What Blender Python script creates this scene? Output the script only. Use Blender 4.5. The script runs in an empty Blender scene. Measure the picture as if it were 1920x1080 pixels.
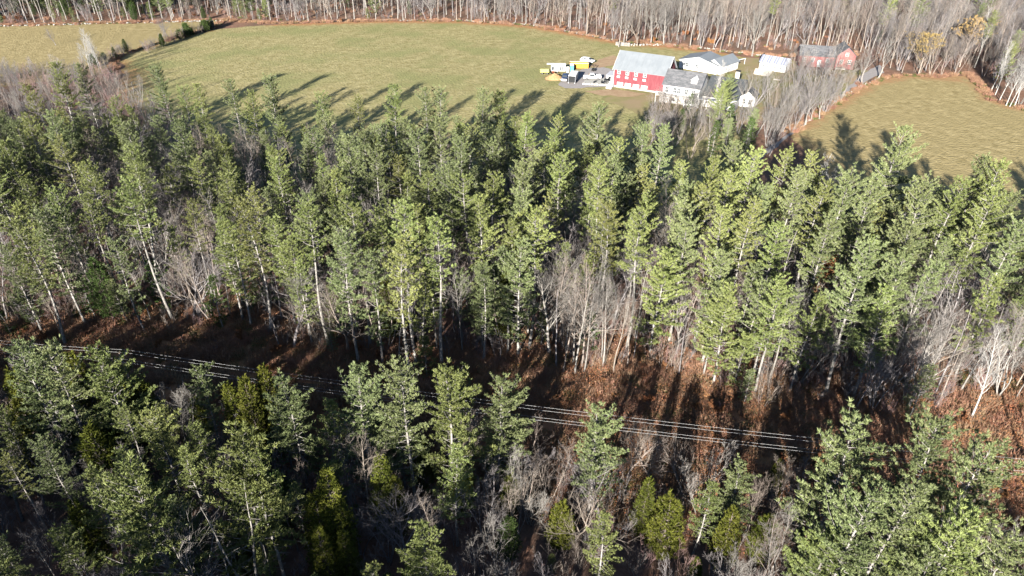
import bpy, bmesh, math, random
import numpy as np
from mathutils import Vector, Matrix
from mathutils.geometry import delaunay_2d_cdt

random.seed(7)
RNG = np.random.default_rng(7)
R = math.radians
S = bpy.context.scene
COL = S.collection

# ------------------------------------------------------------------ camera, sky, sun, exposure
CAM_H, PITCH, FPX, CX = 62.0, R(33), 1290.0, 930.0
cam_d = bpy.data.cameras.new('camera'); cam = bpy.data.objects.new('camera', cam_d); COL.objects.link(cam)
cam.location = (0, 0, CAM_H); cam.rotation_euler = (R(90) - PITCH, 0, 0)
cam_d.sensor_width = 36; cam_d.lens = FPX / 1920 * 36; cam_d.shift_x = (960 - CX) / 1920
cam_d.clip_start = .5; cam_d.clip_end = 3000
S.camera = cam

SUN_AZ, SUN_EL = R(20.8), R(16.5)
w = bpy.data.worlds.new('World'); S.world = w; w.use_nodes = True
nt = w.node_tree; nt.nodes.clear()
o_ = nt.nodes.new('ShaderNodeOutputWorld'); bg = nt.nodes.new('ShaderNodeBackground'); sk = nt.nodes.new('ShaderNodeTexSky')
sk.sky_type = 'NISHITA'; sk.sun_disc = False; sk.sun_elevation = SUN_EL; sk.sun_rotation = R(180) + SUN_AZ
sk.air_density = .7; sk.dust_density = .2; sk.ozone_density = 1.0
bg.inputs[1].default_value = .05
nt.links.new(sk.outputs[0], bg.inputs[0]); nt.links.new(bg.outputs[0], o_.inputs[0])
sun_d = bpy.data.lights.new('sun', 'SUN'); sun = bpy.data.objects.new('sun', sun_d); COL.objects.link(sun)
sun_d.energy = 5.0; sun_d.angle = R(.5); sun_d.color = (1, .94, .85)
sun.rotation_euler = Vector((math.sin(SUN_AZ) * math.cos(SUN_EL), math.cos(SUN_AZ) * math.cos(SUN_EL), -math.sin(SUN_EL))).to_track_quat('-Z', 'Y').to_euler()
S.view_settings.view_transform = 'Standard'; S.view_settings.look = 'None'
S.view_settings.gamma = 1; S.view_settings.use_curve_mapping = False
S.view_settings.exposure = 1.65
S.cycles.max_bounces = 3; S.cycles.diffuse_bounces = 0; S.cycles.glossy_bounces = 1; S.cycles.transmission_bounces = 2

# ------------------------------------------------------------------ photo <-> place
def G(px, py, z=0.0):
    """world x, y of the place seen at photo pixel (1920x1080) when it lies at height z"""
    u = (px - CX) / FPX; v = (540 - py) / FPX
    fy = math.cos(PITCH) + v * math.sin(PITCH); fz = -math.sin(PITCH) + v * math.cos(PITCH)
    t = (z - CAM_H) / fz
    return (u * t, fy * t)

def P(x, y, z):
    """photo pixel of a world point"""
    f = y * math.cos(PITCH) - (z - CAM_H) * math.sin(PITCH)
    up = y * math.sin(PITCH) + (z - CAM_H) * math.cos(PITCH)
    if f <= .1: return (-9999, -9999)
    return (CX + FPX * x / f, 540 - FPX * up / f)

# ------------------------------------------------------------------ materials
def mat(name, c1, c2=None, scale=3.0, rough=.85, bump=0, spec=.2, detail=4, vary=0.0, metal=0, c3=None, scale3=.2, stretch=None, coords='Object', bscale=None):
    m = bpy.data.materials.new(name); m.use_nodes = True
    t = m.node_tree; N = t.nodes; Lk = t.links
    b = N['Principled BSDF']; b.inputs['Roughness'].default_value = rough
    b.inputs['Specular IOR Level'].default_value = spec; b.inputs['Metallic'].default_value = metal
    col = None
    tc = N.new('ShaderNodeTexCoord'); mp = N.new('ShaderNodeMapping')
    Lk.new(tc.outputs[coords], mp.inputs[0])
    if stretch: mp.inputs['Scale'].default_value = stretch
    if c2 is None:
        b.inputs['Base Color'].default_value = (*c1, 1)
        rgb = N.new('ShaderNodeRGB'); rgb.outputs[0].default_value = (*c1, 1); col = rgb.outputs[0]
    else:
        n = N.new('ShaderNodeTexNoise'); n.inputs['Scale'].default_value = scale; n.inputs['Detail'].default_value = detail; n.inputs['Roughness'].default_value = .65
        Lk.new(mp.outputs[0], n.inputs['Vector'])
        r = N.new('ShaderNodeValToRGB'); r.color_ramp.elements[0].position = .36; r.color_ramp.elements[1].position = .64
        r.color_ramp.elements[0].color = (*c1, 1); r.color_ramp.elements[1].color = (*c2, 1)
        Lk.new(n.outputs['Fac'], r.inputs[0]); col = r.outputs[0]
        if c3 is not None:
            n2 = N.new('ShaderNodeTexNoise'); n2.inputs['Scale'].default_value = scale3; n2.inputs['Detail'].default_value = 5; n2.inputs['Roughness'].default_value = .6
            Lk.new(mp.outputs[0], n2.inputs['Vector'])
            r2 = N.new('ShaderNodeValToRGB'); r2.color_ramp.elements[0].position = .45; r2.color_ramp.elements[1].position = .62
            r2.color_ramp.elements[0].color = (0, 0, 0, 1); r2.color_ramp.elements[1].color = (1, 1, 1, 1)
            Lk.new(n2.outputs['Fac'], r2.inputs[0])
            mx = N.new('ShaderNodeMixRGB'); Lk.new(r2.outputs[0], mx.inputs[0]); Lk.new(col, mx.inputs[1]); mx.inputs[2].default_value = (*c3, 1)
            col = mx.outputs[0]
    if vary:
        oi = N.new('ShaderNodeObjectInfo'); hs = N.new('ShaderNodeHueSaturation')
        m1 = N.new('ShaderNodeMapRange'); m1.inputs['To Min'].default_value = 1 - vary; m1.inputs['To Max'].default_value = 1 + vary
        m2 = N.new('ShaderNodeMapRange'); m2.inputs['To Min'].default_value = .5 - vary * .055; m2.inputs['To Max'].default_value = .5 + vary * .05
        ml = N.new('ShaderNodeMath'); ml.operation = 'MULTIPLY'; ml.inputs[1].default_value = 7.31
        fr = N.new('ShaderNodeMath'); fr.operation = 'FRACT'
        Lk.new(oi.outputs['Random'], m1.inputs[0]); Lk.new(oi.outputs['Random'], ml.inputs[0]); Lk.new(ml.outputs[0], fr.inputs[0]); Lk.new(fr.outputs[0], m2.inputs[0])
        Lk.new(m1.outputs[0], hs.inputs['Value']); Lk.new(m2.outputs[0], hs.inputs['Hue']); Lk.new(col, hs.inputs['Color']); col = hs.outputs[0]
    Lk.new(col, b.inputs['Base Color'])
    if bump:
        nb = N.new('ShaderNodeTexNoise'); nb.inputs['Scale'].default_value = bscale or scale * 2; nb.inputs['Detail'].default_value = 5
        Lk.new(mp.outputs[0], nb.inputs['Vector'])
        bm_ = N.new('ShaderNodeBump'); bm_.inputs['Strength'].default_value = 1; bm_.inputs['Distance'].default_value = bump
        Lk.new(nb.outputs['Fac'], bm_.inputs['Height']); Lk.new(bm_.outputs[0], b.inputs['Normal'])
    m['col_out'] = 1
    return m

M = {}
M['needle_green'] = mat('needle_green', (.150, .190, .058), (.268, .305, .104), .9, vary=.22, spec=.35, rough=.5)
M['needle_blue'] = mat('needle_blue', (.140, .178, .072), (.245, .280, .122), .9, vary=.20, spec=.35, rough=.5)
M['needle_olive'] = mat('needle_olive', (.160, .185, .056), (.270, .288, .100), .9, vary=.22, spec=.35, rough=.5)
M['cedar'] = mat('cedar_foliage', (.085, .105, .014), (.155, .165, .026), 1.2, vary=.2, spec=.2)
M['hemlock'] = mat('hemlock_foliage', (.04, .07, .02), (.08, .125, .03), 1.2, vary=.2, spec=.2)
M['pine_bark'] = mat('pine_bark', (.17, .157, .142), (.38, .362, .335), 2.5, vary=.15, bump=.02)
M['bark_pale'] = mat('bark_pale', (.18, .165, .15), (.33, .31, .285), 3, vary=.2)
M['bark_tan'] = mat('bark_tan', (.20, .165, .14), (.33, .28, .24), 3, vary=.2)
M['bark_grey'] = mat('bark_grey', (.17, .155, .155), (.31, .285, .285), 3, vary=.2)
M['bark_red'] = mat('bark_red', (.24, .15, .14), (.36, .25, .23), 3, vary=.2)
M['bark_white'] = mat('bark_white', (.34, .33, .31), (.56, .54, .51), 2.5, vary=.1)
M['dead_leaf'] = mat('dead_leaf', (.20, .085, .035), (.32, .15, .07), 2, vary=.2)
M['tan_leaf'] = mat('tan_leaf', (.30, .20, .08), (.44, .32, .13), 2, vary=.15)
M['white'] = mat('white_paint', (.74, .74, .72), (.82, .82, .80), 1.5, rough=.5)
M['trim'] = mat('white_trim', (.80, .80, .79), rough=.5)
M['red'] = mat('barn_red', (.155, .036, .046), (.195, .048, .060), 1.2, rough=.7, stretch=(9, 9, .6), c3=(.23, .07, .08), scale3=.5)
M['red_faded'] = mat('faded_red', (.24, .085, .085), (.32, .13, .125), 1.2, rough=.8, stretch=(9, 9, .6))
M['tin'] = mat('tin_roof', (.185, .205, .225), (.22, .24, .26), .6, rough=.45, spec=.5, stretch=(1, .15, 1))
M['shingle'] = mat('grey_shingle', (.075, .078, .085), (.14, .145, .155), 2.2, rough=.9, stretch=(1, 3, 3), c3=(.17, .17, .18), scale3=.6)
M['shingle2'] = mat('dark_shingle', (.07, .078, .085), (.11, .12, .125), 2.0, rough=.9, stretch=(1, 3, 3))
M['glass'] = mat('window_glass', (.05, .06, .07), rough=.12, spec=.7)
M['dark'] = mat('dark_metal', (.02, .022, .025), rough=.5)
M['tyre'] = mat('tyre_rubber', (.02, .02, .02), rough=.9)
M['rim'] = mat('wheel_rim', (.35, .35, .36), rough=.3, metal=.6)
M['carwhite'] = mat('white_car_paint', (.76, .76, .76), rough=.25, spec=.5)
M['carblue'] = mat('blue_car_paint', (.02, .035, .09), rough=.2, spec=.6)
M['silver'] = mat('silver_panel', (.42, .43, .47), (.5, .51, .55), 1, rough=.35, spec=.5)
M['orange'] = mat('orange_paint', (.62, .27, .04), (.72, .36, .06), 1.5, rough=.6)
M['rust'] = mat('rusty_red', (.22, .05, .02), (.30, .08, .03), 2, rough=.8)
M['yellow'] = mat('yellow_paint', (.42, .42, .13), (.5, .5, .18), 2, rough=.6)
M['lblue'] = mat('light_blue_plastic', (.12, .42, .62), rough=.5)
M['cream'] = mat('cream_panel', (.62, .58, .50), (.70, .66, .58), 2, rough=.7)
M['stone'] = mat('field_stone', (.20, .185, .165), (.34, .31, .28), 1.5, rough=.9, vary=.15)
M['stonew'] = mat('pale_stone', (.33, .32, .295), (.50, .48, .44), 1.5, rough=.9)
M['boulder'] = mat('boulder_stone', (.14, .15, .16), (.26, .27, .28), 1.2, rough=.9, bump=.05)
M['chips'] = mat('wood_chips', (.28, .17, .08), (.46, .31, .16), 3, rough=.95, bump=.06)
M['wood'] = mat('weathered_wood', (.34, .28, .22), (.50, .44, .37), 2, stretch=(1, 1, .2))
M['deck'] = mat('pale_boards', (.55, .50, .42), (.68, .62, .54), 2, rough=.8)
M['wire'] = mat('aluminium_wire', (.75, .75, .75), rough=.5, spec=.3)
M['skin_pole'] = mat('pole_wood', (.26, .20, .15), (.40, .33, .26), 3, stretch=(1, 1, .15))

# ------------------------------------------------------------------ object helpers
def link(name, me, m=None, parent=None, loc=None, rot=None):
    o = bpy.data.objects.new(name, me); COL.objects.link(o)
    if m is not None and me is not None and len(me.materials) == 0: me.materials.append(m)
    if parent is not None: o.parent = parent
    if loc is not None: o.location = loc
    if rot is not None: o.rotation_euler = rot
    return o

def tag(o, label=None, cat=None, group=None, kind=None):
    if label: o['label'] = label
    if cat: o['category'] = cat
    if group: o['group'] = group
    if kind: o['kind'] = kind
    return o

def thing(name, label, cat, loc, rotz=0, group=None):
    o = link(name, None, loc=loc, rot=(0, 0, rotz)); return tag(o, label, cat, group)

def np_mesh(name, V, tris=None, quads=None, mats=(), tri_mat=0, quad_mat=0, smooth=False):
    me = bpy.data.meshes.new(name)
    nt_ = 0 if tris is None else len(tris); nq = 0 if quads is None else len(quads)
    me.vertices.add(len(V)); me.vertices.foreach_set('co', np.asarray(V, dtype=np.float32).ravel())
    loops = []
    if nq: loops.append(np.asarray(quads, dtype=np.int32).ravel())
    if nt_: loops.append(np.asarray(tris, dtype=np.int32).ravel())
    li = np.concatenate(loops)
    me.loops.add(len(li)); me.loops.foreach_set('vertex_index', li)
    me.polygons.add(nq + nt_)
    st = np.concatenate([np.arange(nq) * 4, nq * 4 + np.arange(nt_) * 3]).astype(np.int32)
    me.polygons.foreach_set('loop_start', st)
    mi = np.concatenate([np.full(nq, quad_mat), np.full(nt_, tri_mat)]).astype(np.int32)
    for m in mats: me.materials.append(m)
    if len(mats) > 1: me.polygons.foreach_set('material_index', mi)
    if smooth: me.polygons.foreach_set('use_smooth', np.ones(nq + nt_, dtype=bool))
    me.update(calc_edges=True)
    return me

def nrm(a): return a / (np.linalg.norm(a, axis=-1, keepdims=True) + 1e-9)

class Tubes:
    def __init__(s): s.g = {}
    def add(s, pts, rad, sides=3):
        pts = np.asarray(pts, dtype=float)
        s.g.setdefault((len(pts), sides), []).append((pts, np.asarray(rad, dtype=float)))
    def arrays(s):
        Vs, Qs, off = [], [], 0
        for (n, k), L in s.g.items():
            Pm = np.stack([a for a, _ in L]); Rm = np.stack([b for _, b in L]); m = len(L)
            T = np.empty_like(Pm); T[:, 1:-1] = Pm[:, 2:] - Pm[:, :-2]; T[:, 0] = Pm[:, 1] - Pm[:, 0]; T[:, -1] = Pm[:, -1] - Pm[:, -2]
            T = nrm(T)
            ref = np.where(np.abs(T[:, :1, 2:3]) > .8, np.array([1., 0, 0]), np.array([0, 0, 1.]))
            A = nrm(np.cross(T, np.broadcast_to(ref, T.shape))); B = np.cross(T, A)
            an = np.arange(k) / k * 2 * np.pi
            ring = Pm[:, :, None, :] + Rm[:, :, None, None] * (np.cos(an)[None, None, :, None] * A[:, :, None, :] + np.sin(an)[None, None, :, None] * B[:, :, None, :])
            Vs.append(ring.reshape(-1, 3))
            idx = off + np.arange(m * n * k).reshape(m, n, k)
            a = idx[:, :-1, :]; b = np.roll(a, -1, 2); d = idx[:, 1:, :]; c = np.roll(d, -1, 2)
            Qs.append(np.stack([a, b, c, d], -1).reshape(-1, 4)); off += m * n * k
        return np.concatenate(Vs), np.concatenate(Qs)
    def mesh(s, name, m, smooth=True):
        V, Q = s.arrays(); return np_mesh(name, V, quads=Q, mats=[m], smooth=smooth)

class Box:
    """collects boxes / prisms into one mesh"""
    def __init__(s): s.v = []; s.f = []
    def box(s, x0, x1, y0, y1, z0, z1):
        return s.hexa([(x0, y0, z0), (x1, y0, z0), (x1, y1, z0), (x0, y1, z0), (x0, y0, z1), (x1, y0, z1), (x1, y1, z1), (x0, y1, z1)])
    def hexa(s, p):
        b = len(s.v); s.v += p
        s.f += [tuple(b + i for i in q) for q in ((0, 3, 2, 1), (4, 5, 6, 7), (0, 1, 5, 4), (1, 2, 6, 5), (2, 3, 7, 6), (3, 0, 4, 7))]; return s
    def prism(s, prof, y0, y1, axis='y'):
        """profile of (x, z) extruded along y (or of (y, z) along x)"""
        b = len(s.v); n = len(prof)
        for yy in (y0, y1):
            for (a, z) in prof: s.v.append((a, yy, z) if axis == 'y' else (yy, a, z))
        s.f.append(tuple(b + i for i in range(n))); s.f.append(tuple(b + n + i for i in reversed(range(n))))
        for i in range(n):
            j = (i + 1) % n; s.f.append((b + i, b + n + i, b + n + j, b + j))
        return s
    def cyl(s, c, r, h, axis='z', n=12):
        b = len(s.v)
        for e in (-h / 2, h / 2):
            for i in range(n):
                a = 2 * math.pi * i / n; u, v = r * math.cos(a), r * math.sin(a)
                s.v.append({'z': (c[0] + u, c[1] + v, c[2] + e), 'y': (c[0] + u, c[1] + e, c[2] + v), 'x': (c[0] + e, c[1] + u, c[2] + v)}[axis])
        s.f.append(tuple(b + i for i in range(n))); s.f.append(tuple(b + n + i for i in reversed(range(n))))
        for i in range(n):
            j = (i + 1) % n; s.f.append((b + i, b + n + i, b + n + j, b + j))
        return s
    def obj(s, name, m, parent=None, bevel=0, **k):
        me = bpy.data.meshes.new(name); me.from_pydata(s.v, [], s.f)
        bm = bmesh.new(); bm.from_mesh(me); bmesh.ops.recalc_face_normals(bm, faces=bm.faces)
        if bevel: bmesh.ops.bevel(bm, geom=bm.edges[:], offset=bevel, segments=1, affect='EDGES')
        bm.to_mesh(me); bm.free()
        return link(name, me, m, parent, **k)

# ------------------------------------------------------------------ ground, fields, drive
def jitter_poly(poly, step, amp, seed):
    rr = random.Random(seed); out = []
    for i in range(len(poly)):
        a, b = poly[i], poly[(i + 1) % len(poly)]
        L = math.hypot(b[0] - a[0], b[1] - a[1]); n = max(1, int(L / step)); nx, ny = -(b[1] - a[1]) / L, (b[0] - a[0]) / L
        for k in range(n):
            t = k / n; j = rr.uniform(-amp, amp) if k else rr.uniform(-amp, amp) * .5
            out.append((a[0] + (b[0] - a[0]) * t + nx * j, a[1] + (b[1] - a[1]) * t + ny * j))
    return out

def seg_d(p, a, b):
    vx, vy = b[0] - a[0], b[1] - a[1]; t = max(0, min(1, ((p[0] - a[0]) * vx + (p[1] - a[1]) * vy) / (vx * vx + vy * vy + 1e-9)))
    return math.hypot(p[0] - a[0] - vx * t, p[1] - a[1] - vy * t)

def inside(p, poly):
    c = False; j = len(poly) - 1
    for i in range(len(poly)):
        if (poly[i][1] > p[1]) != (poly[j][1] > p[1]) and p[0] < (poly[j][0] - poly[i][0]) * (p[1] - poly[i][1]) / (poly[j][1] - poly[i][1]) + poly[i][0]: c = not c
        j = i
    return c

def sheet(name, poly, z, m, step=3, amp=.8, grid=5, litter=(), reach=5, seed=1, hump=0, kind='structure'):
    bd = jitter_poly(poly, step, amp, seed)
    pts = [Vector(p) for p in bd]; nb = len(bd)
    xs = [p[0] for p in bd]; ys = [p[1] for p in bd]
    gx = min(xs)
    rr = random.Random(seed + 5)
    while gx < max(xs):
        gy = min(ys)
        while gy < max(ys):
            q = (gx + rr.uniform(-.3, .3) * grid, gy + rr.uniform(-.3, .3) * grid)
            if inside(q, bd): pts.append(Vector(q))
            gy += grid
        gx += grid
    vs, es, fs, *_ = delaunay_2d_cdt(pts, [(i, (i + 1) % nb) for i in range(nb)], [], 1, .001)
    me = bpy.data.meshes.new(name); me.from_pydata([(v.x, v.y, z) for v in vs], [], [tuple(f) for f in fs])
    bm = bmesh.new(); bm.from_mesh(me); bmesh.ops.recalc_face_normals(bm, faces=bm.faces)
    if bm.faces and bm.faces[0].normal.z < 0: bmesh.ops.reverse_faces(bm, faces=bm.faces)
    bm.to_mesh(me); bm.free()
    at = me.attributes.new('litter', 'FLOAT', 'POINT')
    vals = np.zeros(len(me.vertices), dtype=np.float32)
    for k, v in enumerate(me.vertices):
        best = 0
        for line, rch, amt in litter:
            for i in range(len(line) - 1):
                best = max(best, amt * math.exp(-(seg_d((v.co.x, v.co.y), line[i], line[i + 1]) / rch) ** 1.5))
        vals[k] = best
    at.data.foreach_set('value', vals)
    o = link(name, me, m); tag(o, kind=kind); return o

def litter_mix(m, color, scale=.5):
    """mixes leaf litter into a ground material where the 'litter' attribute says leaves lie"""
    t = m.node_tree; N = t.nodes; Lk = t.links; b = N['Principled BSDF']
    src = b.inputs['Base Color'].links[0].from_socket
    a = N.new('ShaderNodeAttribute'); a.attribute_name = 'litter'
    tc = N.new('ShaderNodeTexCoord'); n = N.new('ShaderNodeTexNoise'); n.inputs['Scale'].default_value = scale; n.inputs['Detail'].default_value = 6; n.inputs['Roughness'].default_value = .7
    Lk.new(tc.outputs['Object'], n.inputs['Vector'])
    ad = N.new('ShaderNodeMath'); ad.operation = 'ADD'; Lk.new(a.outputs['Fac'], ad.inputs[0]); Lk.new(n.outputs['Fac'], ad.inputs[1])
    mr = N.new('ShaderNodeMapRange'); mr.inputs['From Min'].default_value = .72; mr.inputs['From Max'].default_value = 1.1; Lk.new(ad.outputs[0], mr.inputs[0])
    mx = N.new('ShaderNodeMixRGB'); Lk.new(mr.outputs[0], mx.inputs[0]); Lk.new(src, mx.inputs[1]); mx.inputs[2].default_value = (*color, 1)
    Lk.new(mx.outputs[0], b.inputs['Base Color'])

M['floor'] = mat('leaf_litter', (.19, .100, .064), (.32, .19, .135), .8, detail=8, rough=.95, bump=.12, bscale=1.5, c3=(.16, .11, .08), scale3=.12)
M['grass'] = mat('mown_grass', (.265, .232, .095), (.46, .40, .205), .55, detail=14, rough=.95, bump=.30, bscale=1.6, stretch=(.8, .9, 1), c3=(.285, .28, .118), scale3=.07)
M['grass_dry'] = mat('dry_grass', (.27, .215, .095), (.48, .39, .20), .55, detail=14, rough=.95, bump=.30, bscale=1.6, stretch=(.8, .9, 1), c3=(.36, .29, .14), scale3=.06)
M['lawn'] = mat('lawn_grass', (.22, .22, .085), (.31, .27, .12), .2, detail=8, rough=.95, c3=(.33, .25, .15), scale3=.09)
M['gravel'] = mat('driveway_gravel', (.31, .29, .28), (.40, .37, .36), 1.2, detail=8, rough=.95)
M['concrete'] = mat('patio_concrete', (.42, .42, .39), (.52, .51, .47), 1, rough=.9)
M['dirt'] = mat('bare_dirt', (.36, .24, .15), (.44, .32, .20), .5, detail=7, rough=.95)
M['rustbrush'] = mat('rusty_brush', (.40, .175, .085), (.56, .27, .135), .55, detail=8, rough=.95, bump=.15, bscale=2.0, c3=(.24, .17, .08), scale3=.15)
M['track'] = mat('worn_track', (.13, .085, .055), (.19, .14, .085), .8, detail=6, rough=.95)
def mowing(m, ang, pitch, amt):
    t = m.node_tree; N = t.nodes; Lk = t.links; b = N['Principled BSDF']; src = b.inputs['Base Color'].links[0].from_socket
    tc = N.new('ShaderNodeTexCoord'); mp = N.new('ShaderNodeMapping'); mp.inputs['Rotation'].default_value = (0, 0, ang); Lk.new(tc.outputs['Object'], mp.inputs[0])
    wv = N.new('ShaderNodeTexWave'); wv.inputs['Scale'].default_value = .314 / pitch; wv.inputs['Distortion'].default_value = 7; wv.inputs['Detail'].default_value = 3; wv.inputs['Detail Scale'].default_value = .6
    Lk.new(mp.outputs[0], wv.inputs['Vector'])
    n = N.new('ShaderNodeTexNoise'); n.inputs['Scale'].default_value = .03; n.inputs['Detail'].default_value = 4; Lk.new(tc.outputs['Object'], n.inputs['Vector'])
    ml = N.new('ShaderNodeMath'); ml.operation = 'MULTIPLY'; Lk.new(wv.outputs['Fac'], ml.inputs[0]); Lk.new(n.outputs['Fac'], ml.inputs[1])
    m2 = N.new('ShaderNodeMath'); m2.operation = 'MULTIPLY'; Lk.new(ml.outputs[0], m2.inputs[0]); m2.inputs[1].default_value = amt
    mx = N.new('ShaderNodeMixRGB'); Lk.new(m2.outputs[0], mx.inputs[0]); Lk.new(src, mx.inputs[1]); mx.inputs[2].default_value = (.15, .13, .05, 1); Lk.new(mx.outputs[0], b.inputs['Base Color'])
mowing(M['grass'], .55, 6.5, .24); mowing(M['grass_dry'], -.3, 5.5, .22)
litter_mix(M['grass'], (.42, .215, .10)); litter_mix(M['grass_dry'], (.40, .24, .12)); litter_mix(M['lawn'], (.40, .27, .17)); litter_mix(M['rustbrush'], (.40, .19, .09))

def gsheet():
    xs = np.linspace(-520, 560, 109); ys = np.linspace(-260, 1100, 137)
    X, Y = np.meshgrid(xs, ys, indexing='ij'); V = np.stack([X, Y, np.zeros_like(X)], -1).reshape(-1, 3)
    i = np.arange(len(xs) * len(ys)).reshape(len(xs), len(ys))
    Q = np.stack([i[:-1, :-1], i[1:, :-1], i[1:, 1:], i[:-1, 1:]], -1).reshape(-1, 4)
    return np_mesh('forest_floor', V, quads=Q, mats=[M['floor']])
tag(link('forest_floor', gsheet()), kind='structure')

FAR = [(-400, 278), (-260, 284), (-198, 288), (-112, 298), (-88, 292), (-50, 297), (-15, 297), (15, 288), (34, 272), (45, 262), (63, 256), (78, 248), (98, 241), (122, 243), (131, 232)]
RIGHT_EDGE = [(119, 216), (128, 219), (138, 217), (150, 220), (147, 207), (143, 195), (144, 189), (165, 176), (240, 158)]
field_main = [(-119, 222), (-129, 242), (-121, 265), (-111, 282), (-88, 291), (-50, 296), (-15, 296), (15, 287), (34, 271), (45, 261), (63, 254.5), (78, 247), (86, 240), (84, 215), (66, 180), (60, 150), (40, 112), (-40, 118), (-90, 140), (-100, 170)]
sheet('hay_field', field_main, .02, M['grass'], litter=[(FAR, 5.0, .75), ([(-119, 222), (-129, 242), (-121, 265), (-111, 282)], 2.5, .5), ([(-119, 222), (-100, 170)], 10, .5)], seed=2)
sheet('dry_field', [(-420, 215), (-420, 280), (-260, 284), (-198, 287), (-114, 298), (-113, 283), (-123, 265), (-131, 242), (-122, 222), (-150, 205), (-200, 200)], .02, M['grass_dry'], litter=[(FAR, 3, .4), ([(-420, 215), (-200, 200), (-150, 205)], 14, .4)], seed=3)
sheet('right_field', [(74, 168), (94, 189), (108, 204), (121, 215), (128, 218), (138, 216), (150, 219), (146, 206), (142, 195), (144, 187), (165, 174), (240, 155), (240, 80), (100, 85), (70, 110)], .02, M['grass_dry'],
      litter=[([(74, 168), (94, 189), (108, 204), (121, 215), (128, 218), (138, 216), (150, 219), (146, 206), (142, 195), (144, 187), (165, 174), (240, 155)], 3.2, .72), ([(74, 168), (76, 120)], 8, .35)], seed=4)
sheet('farm_lawn', [(46, 208), (86, 240), (100, 238), (100, 226), (120, 224), (112, 208), (84, 185), (60, 170), (40, 178), (30, 196)], .05, M['lawn'], litter=[([(84, 185), (60, 170)], 12, .5), ([(100, 226), (112, 208)], 8, .5)], seed=5)
sheet('driveway', [G(*p) for p in [(1130, 126), (1098, 128), (1078, 138), (1062, 141), (1046, 160), (1060, 166), (1090, 166), (1100, 164), (1152, 163), (1152, 132)]], .08, M['gravel'], step=2, amp=.3, grid=3, seed=6)
sheet('country_road', [G(*p) for p in [(1650, 122), (1632, 130), (1605, 151), (1556, 192), (1508, 229), (1455, 268), (1400, 300), (1425, 300), (1486, 252), (1550, 205), (1600, 166), (1630, 150), (1658, 136)]], .08, M['gravel'], step=2, amp=.35, grid=3, seed=7)
sheet('dirt_patch', [G(*p) for p in [(1098, 126), (1112, 121), (1122, 112), (1150, 104), (1162, 108), (1156, 122), (1130, 127)]], .11, M['dirt'], step=1.5, amp=.5, grid=3, seed=8)
sheet('patio', [(26.4, 209.3), (35.2, 207.6), (37.2, 213.6), (33, 215.5), (27.5, 214)], .13, M['concrete'], step=2, amp=.1, grid=3, seed=9)
sheet('dirt_strip', [G(*p) for p in [(1095, 172), (1140, 168), (1180, 172), (1215, 176), (1190, 182), (1130, 180)]], .11, M['dirt'], step=2, amp=.6, grid=3, seed=10)
clear_poly = [(-170, 108), (-125, 100), (-79, 94), (-52, 90), (-26, 84), (2, 79), (27, 77), (69, 72), (95, 70), (180, 56), (180, 30), (95, 42), (50, 46), (0, 53), (-50, 60), (-110, 72), (-170, 84)]
sheet('power_line_clearing', clear_poly, .03, M['rustbrush'], step=2, amp=1.6, grid=4, litter=[([(-60, 89), (-26, 83), (2, 78), (27, 76), (69, 71)], 4, .4)], seed=11)
sheet('clearing_track', [(-150, 91), (-60, 76.3), (-20, 70.8), (0, 67.4), (0, 66.4), (-20, 69.4), (-60, 74.7), (-150, 89)], .07, M['track'], step=3, amp=.35, grid=4, seed=12)

# ------------------------------------------------------------------ trees: prototypes
def leaves(Pt, D, size, K, wfrac=.24, spread=.75, up=.25, rng=RNG):
    """K needle blades per tuft, vectorised; returns V, tris"""
    n = len(Pt)
    Pk = np.repeat(Pt, K, 0); Dk = np.repeat(D, K, 0); Sk = np.repeat(size, K)
    d = nrm(Dk + spread * rng.normal(size=(n * K, 3)) + np.array([0, 0, up]))
    side = nrm(np.cross(d, rng.normal(size=(n * K, 3))))
    L = Sk * rng.uniform(.75, 1.25, n * K); wd = L * wfrac
    V = np.empty((n * K, 3, 3)); V[:, 0] = Pk - side * wd[:, None] / 2; V[:, 1] = Pk + side * wd[:, None] / 2; V[:, 2] = Pk + d * L[:, None]
    return V.reshape(-1, 3), np.arange(n * K * 3).reshape(-1, 3)

def crown_mesh(name, tub, Pt, D, size, K, needle, bark, **kw):
    V2, T2 = leaves(np.array(Pt), np.array(D), np.array(size), K, **kw)
    V1, Q1 = tub.arrays()
    return np_mesh(name, np.concatenate([V1, V2]), tris=T2 + len(V1), quads=Q1, mats=[bark, needle], tri_mat=1, quad_mat=0)

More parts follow.
